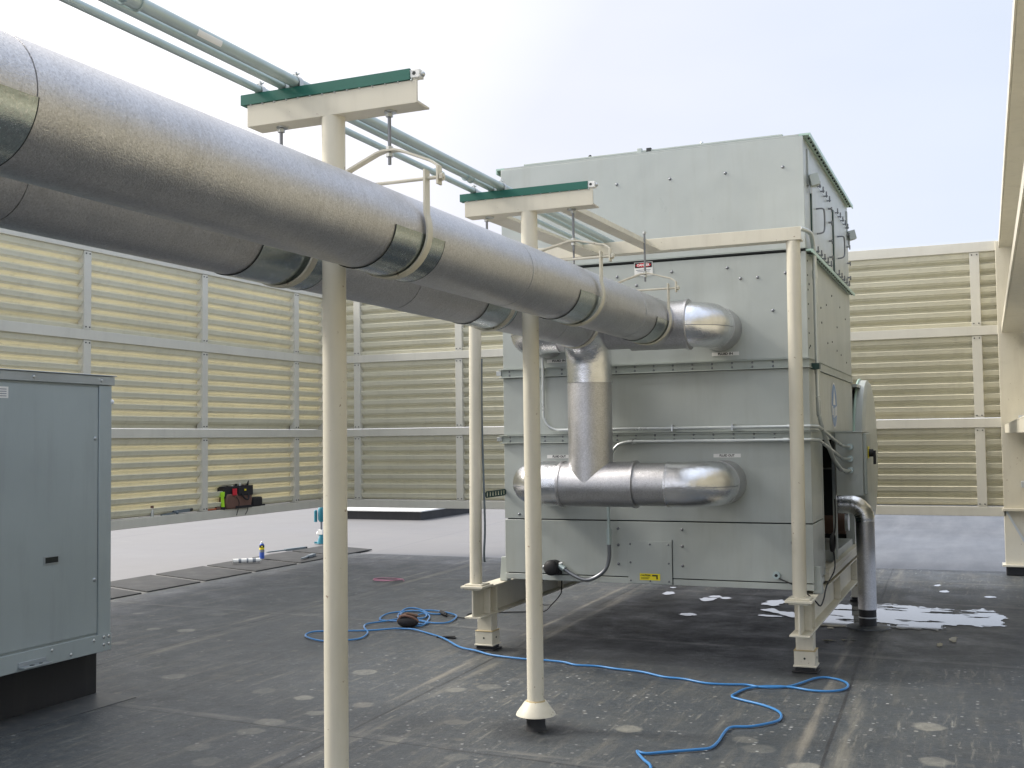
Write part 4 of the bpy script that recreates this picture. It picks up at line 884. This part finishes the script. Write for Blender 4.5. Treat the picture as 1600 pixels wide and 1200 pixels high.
# ------------------------------------------------------------------ blue cord
cordp = [(-4.938, 9.738), (-5.039, 9.704), (-5.283, 9.958), (-5.408, 9.917), (-5.27, 9.489), (-5.033, 9.20), (-4.907, 9.05), (-4.788, 9.049), (-4.829, 9.242), (-4.978, 9.587), (-5.182, 9.798), (-5.341, 9.793), (-5.286, 9.575), (-5.169, 9.477), (-4.977, 9.408), (-5.004, 9.578), (-5.092, 9.686), (-5.09, 9.504), (-4.964, 9.325), (-4.76, 9.224), (-4.638, 9.307), (-4.708, 9.632), (-4.871, 9.807), (-5.067, 9.884), (-5.239, 9.875), (-5.42, 9.6), (-5.33, 9.25), (-5.1, 9.20), (-4.85, 9.14), (-4.80, 9.22), (-4.95, 9.32), (-5.15, 9.33),
         (-5.23, 9.153), (-5.315, 9.006), (-5.255, 8.832), (-5.1, 8.633), (-5.01, 8.453), (-4.994, 8.327), (-5.033, 8.194), (-5.217, 8.111), (-5.395, 8.168), (-5.527, 8.296), (-5.556, 8.444), (-5.459, 8.52), (-5.123, 8.679), (-4.945, 8.83), (-4.86, 8.87), (-4.754, 8.85), (-4.546, 8.74), (-4.292, 8.53), (-4.005, 8.247), (-3.805, 8.128), (-3.617, 8.022), (-3.314, 7.946), (-3.156, 7.961), (-2.986, 7.941), (-2.868, 7.881),
         (-2.702, 7.902), (-2.547, 7.851), (-2.337, 7.808), (-2.146, 7.706), (-1.996, 7.684), (-1.821, 7.6), (-1.674, 7.62), (-1.557, 7.649), (-1.442, 7.607), (-1.306, 7.668), (-1.232, 7.791), (-1.154, 7.992), (-1.083, 8.066), (-.982, 8.014), (-.916, 7.892), (-.919, 7.745), (-1.002, 7.64), (-1.115, 7.618), (-1.241, 7.673), (-1.347, 7.673), (-1.457, 7.62), (-1.534, 7.529), (-1.569, 7.375), (-1.572, 7.266), (-1.495, 7.206), (-1.366, 7.128), (-1.261, 7.029), (-1.2, 6.92), (-1.187, 6.772), (-1.243, 6.653), (-1.319, 6.567), (-1.414, 6.518), (-1.429, 6.396), (-1.42, 6.177), (-1.434, 6.045), (-1.496, 5.981), (-1.609, 5.906), (-1.728, 5.821), (-1.784, 5.84), (-1.705, 5.704), (-1.637, 5.598), (-1.55, 5.3), (-1.3, 5.0)]
pp = [(x, y, .0095+(.007*abs(math.sin(i*1.7)) if i < 56 else .003*abs(math.sin(i*2.1)))) for i, (x, y) in enumerate(cordp)]
ec = thing('extension_cord', (-3.0, 8.0, 0), 'bright blue cord coiled at one end and snaking across the dark roof', 'cord')
g = MB(); g.tube(smooth_path(pp, 4), .0078, 10); build('cable', g, M['cord'], ec)
g = MB(); g.cyl((-4.96, 9.80, .02), (-4.85, 9.68, .02), .020, 12); g.cyl((-4.86, 9.69, .02), (-4.82, 9.64, .02), .014, 12); build('connector', g, M['black'], ec)
g = MB(); g.box(-4.40, -4.22, 8.60, 8.62, .004, .016); g.obox((-4.29, 8.62, .012), Vector((.05, .02, 0)), Vector((-.008, .02, 0)), Vector((0, 0, .01))); build('cable_tie', g, M['black'], ec)
g = MB(); pts = smooth_path([(-4.82, 9.64, .02), (-4.6, 9.60, .01), (-4.68, 9.86, .008), (-4.44, 10.03, .008), (-4.2, 10.15, .008), (-4.02, 10.15, .02), (-3.86, 9.95, .12), (-3.70, 9.75, .24), (-3.64, 9.65, .32), (-3.62, 9.6, .54)], 6); g.tube(pts, .006, 8)
g.tube([(-3.66, 8.95, .50), (-3.64, 9.0, .38), (-3.62, 9.03, .29)], .0035, 6); g.tube([(-3.57, 9.05, .50), (-3.62, 9.03, .35), (-3.62, 9.03, .29)], .0035, 6); g.tube([(-3.62, 9.03, .29), (-3.72, 9.4, .20), (-3.86, 9.95, .12)], .0035, 6)
o = build('black_cable', g, M['black'], None, 0, (-4, 9.7, 0)); tag(o, 'thin black cable running from the blue cord to the underside of the tower', 'cable')
# dark pouch in the coil
g = MB(); g.ball((-4.905, 9.02, .055), .105, None, (1.0, .75, .56), 20, 12); g.tube(smooth_path([(-5.0, 9.0, .05), (-4.93, 8.96, .11), (-4.85, 8.98, .10), (-4.80, 9.02, .06)], 4), .012, 8, M['leather']); g.tube([(-4.99, 9.02, .09), (-4.90, 9.0, .125), (-4.82, 9.05, .10)], .014, 8, M['rust'])
o = build('pouch', g, M['canvas'], None, 0, (-4.9, 9.02, 0)); tag(o, 'small dark rounded pouch lying in the coils of blue cord', 'pouch')
g = MB()
for k in range(3): g.tube([(-6.80+(.16+.02*k)*math.cos(2*PI*i/24)+.02*k, 11.95+(.13-.02*k)*math.sin(2*PI*i/24), .008+.004*k) for i in range(25)], .004, 6)
g.tube(smooth_path([(-6.66, 12.0, .01), (-6.55, 11.95, .01), (-6.50, 11.85, .01)], 4), .004, 6)
o = build('pink_rope', g, M['pink'], None, 0, (-6.8, 11.98, 0)); tag(o, 'small loop of pink string on the dark roof', 'string')
# items on the pads and on the wall rail
sc = thing('spray_can', (-9.70, 13.45, .02), 'blue spray can with a yellow band standing upright by the row of pads', 'spray can')
x, y = -9.70, 13.45
g = MB(); g.tube([(x, y, .022), (x, y, .215), (x, y, .225), (x, y, .238)], [.036, .036, .030, .022], 24); g.cyl((x, y, .150), (x, y, .178), .0366, 24, M['yellow']); g.cyl((x, y, .178), (x, y, .214), .0366, 24, M['ink']); g.cyl((x, y, .112), (x, y, .149), .0366, 24, M['greyink']); g.box(x+.01, x+.034, y-.033, y-.025, .186, .205, M['yellow'])
build('can', g, M['blue'], sc)
g = MB(); g.tube([(x, y, .238), (x, y, .262), (x, y, .270)], [.020, .018, .008], 16); build('nozzle', g, M['white'], sc)
ctb = thing('caulk_tube', (-9.53, 12.86, .022), 'white sealant tube lying on its side on a rubber pad', 'tube')
a = Vector((-9.70, 12.78, .053)); b = Vector((-9.42, 13.02, .053))
g = MB(); g.cyl(a, b, .031, 24); g.cyl(a-(b-a)*.01, a, .033, 24, M['zincd'])
for t, wd in ((.2, .10), (.5, .06), (.72, .12)): g.cyl(a+(b-a)*t, a+(b-a)*(t+wd), .0315, 24, M['greyink'])
build('tube', g, M['white'], ctb); g = MB(); g.cyl(b, b+(b-a).normalized()*.02, .012, 12); build('cap', g, M['white'], ctb)
def bar_tool(name, p0, p1, wd, z, label, cat):
    g = MB(); a = Vector((*p0, z)); b = Vector((*p1, z)); d = (b-a).normalized(); q = Vector((-d.y, d.x, 0)); L = (b-a).length
    g.obox((a+b)/2, d*(L*.5), q*wd*.45, Vector((0, 0, .010))); g.obox(a+d*L*.72, d*(L*.25), q*wd*.7, Vector((0, 0, .018))); g.obox(a+d*L*.97, d*(L*.05), q*wd*.55, Vector((0, 0, .014)), M['black'])
    return tag(build(name, g, M['tool'], None, .004, (*p0, z)), label, cat)
bar_tool('caulking_gun', (-10.18, 14.25), (-10.02, 15.05), .055, .02, 'long grey hand tool lying on the pale roof just past the pads', 'tool')
bar_tool('hand_tool', (-9.05, 13.50), (-9.20, 14.05), .04, .034, 'grey hand tool lying slanted across a dark pad', 'tool')
# teal pump
tp = thing('hand_pump', (-10.35, 15.8, 0), 'teal upright pump on a white and teal foot, peeking out behind the nearest post', 'pump')
x, y = -10.27, 15.9
g = MB(); g.tube([(x, y, .36), (x, y, .40), (x, y, .56), (x, y, .60), (x, y, .62)], [.03, .055, .055, .045, .02], 20); g.cyl((x-.085, y-.04, .36), (x-.085, y-.04, .53), .027, 16); g.ball((x-.085, y-.04, .535), .026); build('cylinder', g, M['teal'], tp)
g = MB(); g.cyl((x, y, .20), (x, y, .37), .018, 12, M['rod']); g.box(x-.05, x+.04, y-.04, y+.04, .15, .23, M['white']); g.ball((x-.05, y, .17), .04, M['white']); build('stem', g, M['white'], tp, .002)
g = MB(); g.tube([(x, y, 0), (x, y, .03), (x, y, .15)], [.075, .07, .03], 20); g.box(x-.12, x+.02, y-.03, y+.03, .0, .03); build('foot', g, M['teal'], tp)
# wall rail items
ZR = .8125; XW = -9.40
th = thing('small_flask', (XW, 10.80, ZR), 'small grey bottle standing on the bottom rail of the left wall', 'bottle')
g = MB(); g.tube([(XW, 10.80, ZR), (XW, 10.80, ZR+.08), (XW, 10.80, ZR+.10)], [.024, .024, .016], 16); build('bottle', g, M['zincd'], th)
g = MB(); g.cyl((XW, 10.80, ZR+.10), (XW, 10.80, ZR+.13), .019, 16); build('cap', g, M['leather'], th)
g = MB(); g.obox((XW, 11.10, ZR+.012), Vector((.0, .14, .012)), Vector((.014, 0, 0)), Vector((0, 0, .010))); g.obox((XW, 11.33, ZR+.032), Vector((0, .15, .004)), Vector((.022, 0, 0)), Vector((0, 0, .020))); g.ball((XW+.03, 11.22, ZR+.02), .022)
g.cyl((XW, 11.46, ZR+.034), (XW, 11.54, ZR+.04), .02, 10, M['black'])
o = build('grey_cutter', g, M['tool'], None, .003, (XW, 11.2, ZR)); tag(o, 'grey long nosed hand cutter lying on the left wall bottom rail', 'tool')
g = MB(); g.cyl((XW, 11.80, ZR+.012), (XW, 12.02, ZR+.014), .011, 12, M['orange']); g.obox((XW, 12.06, ZR+.022), Vector((0, .04, 0)), Vector((.02, 0, 0)), Vector((0, 0, .020)), M['leather']); o = build('screwdriver', g, M['orange'], None, 0, (XW, 11.9, ZR)); tag(o, 'screwdriver with orange handle on the rail, left of the tool bag', 'screwdriver')
th = thing('flashlight', (XW+.02, 12.12, ZR), 'lime yellow torch standing upright against the tool bag', 'torch')
g = MB(); g.tube([(XW+.03, 12.13, ZR+.03), (XW+.03, 12.12, ZR+.16), (XW+.03, 12.12, ZR+.18), (XW+.03, 12.12, ZR+.235)], [.024, .022, .030, .032], 18); build('barrel', g, M['lime'], th)
g = MB(); g.cyl((XW+.03, 12.13, ZR+.0), (XW+.03, 12.13, ZR+.035), .034, 18); build('base', g, M['black'], th)
tb = thing('tool_bag', (XW, 12.45, ZR), 'open brown and black tool bag full of tools on the left wall bottom rail', 'tool bag')
g = MB(); x0, x1 = XW-.06, XW+.075; vs = []
prof = [(12.17, 0), (12.69, 0), (12.72, .12), (12.70, .20), (12.18, .20), (12.15, .10)]
g.extr([(a, b) for a, b in prof], x0, x1, lambda u, v, t: (t, u, ZR+v)); build('pouch', g, M['leather'], tb, .02)
g = MB(); g.extr([(12.14, .15), (12.73, .13), (12.76, .30), (12.14, .30)], x0-.008, x1-.022, lambda u, v, t: (t, u, ZR+v)); g.box(x1+.001, x1+.012, 12.27, 12.36, ZR+.18, ZR+.27, M['red']); g.box(x1-.022, x1+.008, 12.40, 12.72, ZR+.17, ZR+.28); g.obox((x1+.012, 12.54, ZR+.245), Vector((0, .02, 0)), Vector((.003, 0, 0)), Vector((0, 0, .012)), M['yellow']); build('liner', g, M['canvas'], tb, .01)
g = MB(); g.tube(smooth_path([(x1+.008, 12.46, ZR+.20), (x1+.035, 12.50, ZR+.13), (x1+.035, 12.58, ZR+.12), (x1+.008, 12.62, ZR+.20)], 5), .012, 8); g.tube(smooth_path([(x1+.01, 12.35, ZR+.16), (x1+.03, 12.38, ZR+.08), (x1+.02, 12.36, ZR-.03), (x1+.01, 12.35, ZR-.09)], 4), .006, 6); g.tube(smooth_path([(x1+.01, 12.60, ZR+.02), (x1+.015, 12.58, ZR-.04), (x1+.01, 12.54, ZR-.09)], 4), .006, 6); g.box(x1+.001, x1+.01, 12.34, 12.70, ZR+.0, ZR+.035); build('strap', g, M['canvas'], tb, .003)
for yy, h, m_, r in ((12.70, .37, 'black', .014), (12.44, .33, 'black', .016), (12.35, .31, 'zincd', .02), (12.25, .31, 'black', .014), (12.52, .34, 'white', .012), (12.60, .31, 'leather', .015)):
    g = MB(); g.cyl((XW, yy, ZR+.2), (XW+.005, yy+.008, ZR+h), r, 10); build('tool_handle', g, M[m_], tb)
g = MB(); g.obox((XW, 12.88, ZR+.065), Vector((0, .11, 0)), Vector((.05, 0, 0)), Vector((0, 0, .065))); g.cyl((XW, 13.02, ZR+.012), (XW, 13.10, ZR+.012), .012, 8)
o = build('black_case', g, M['canvas'], None, .02, (XW, 12.88, ZR)); tag(o, 'soft black case sitting right behind the tool bag on the rail', 'case')
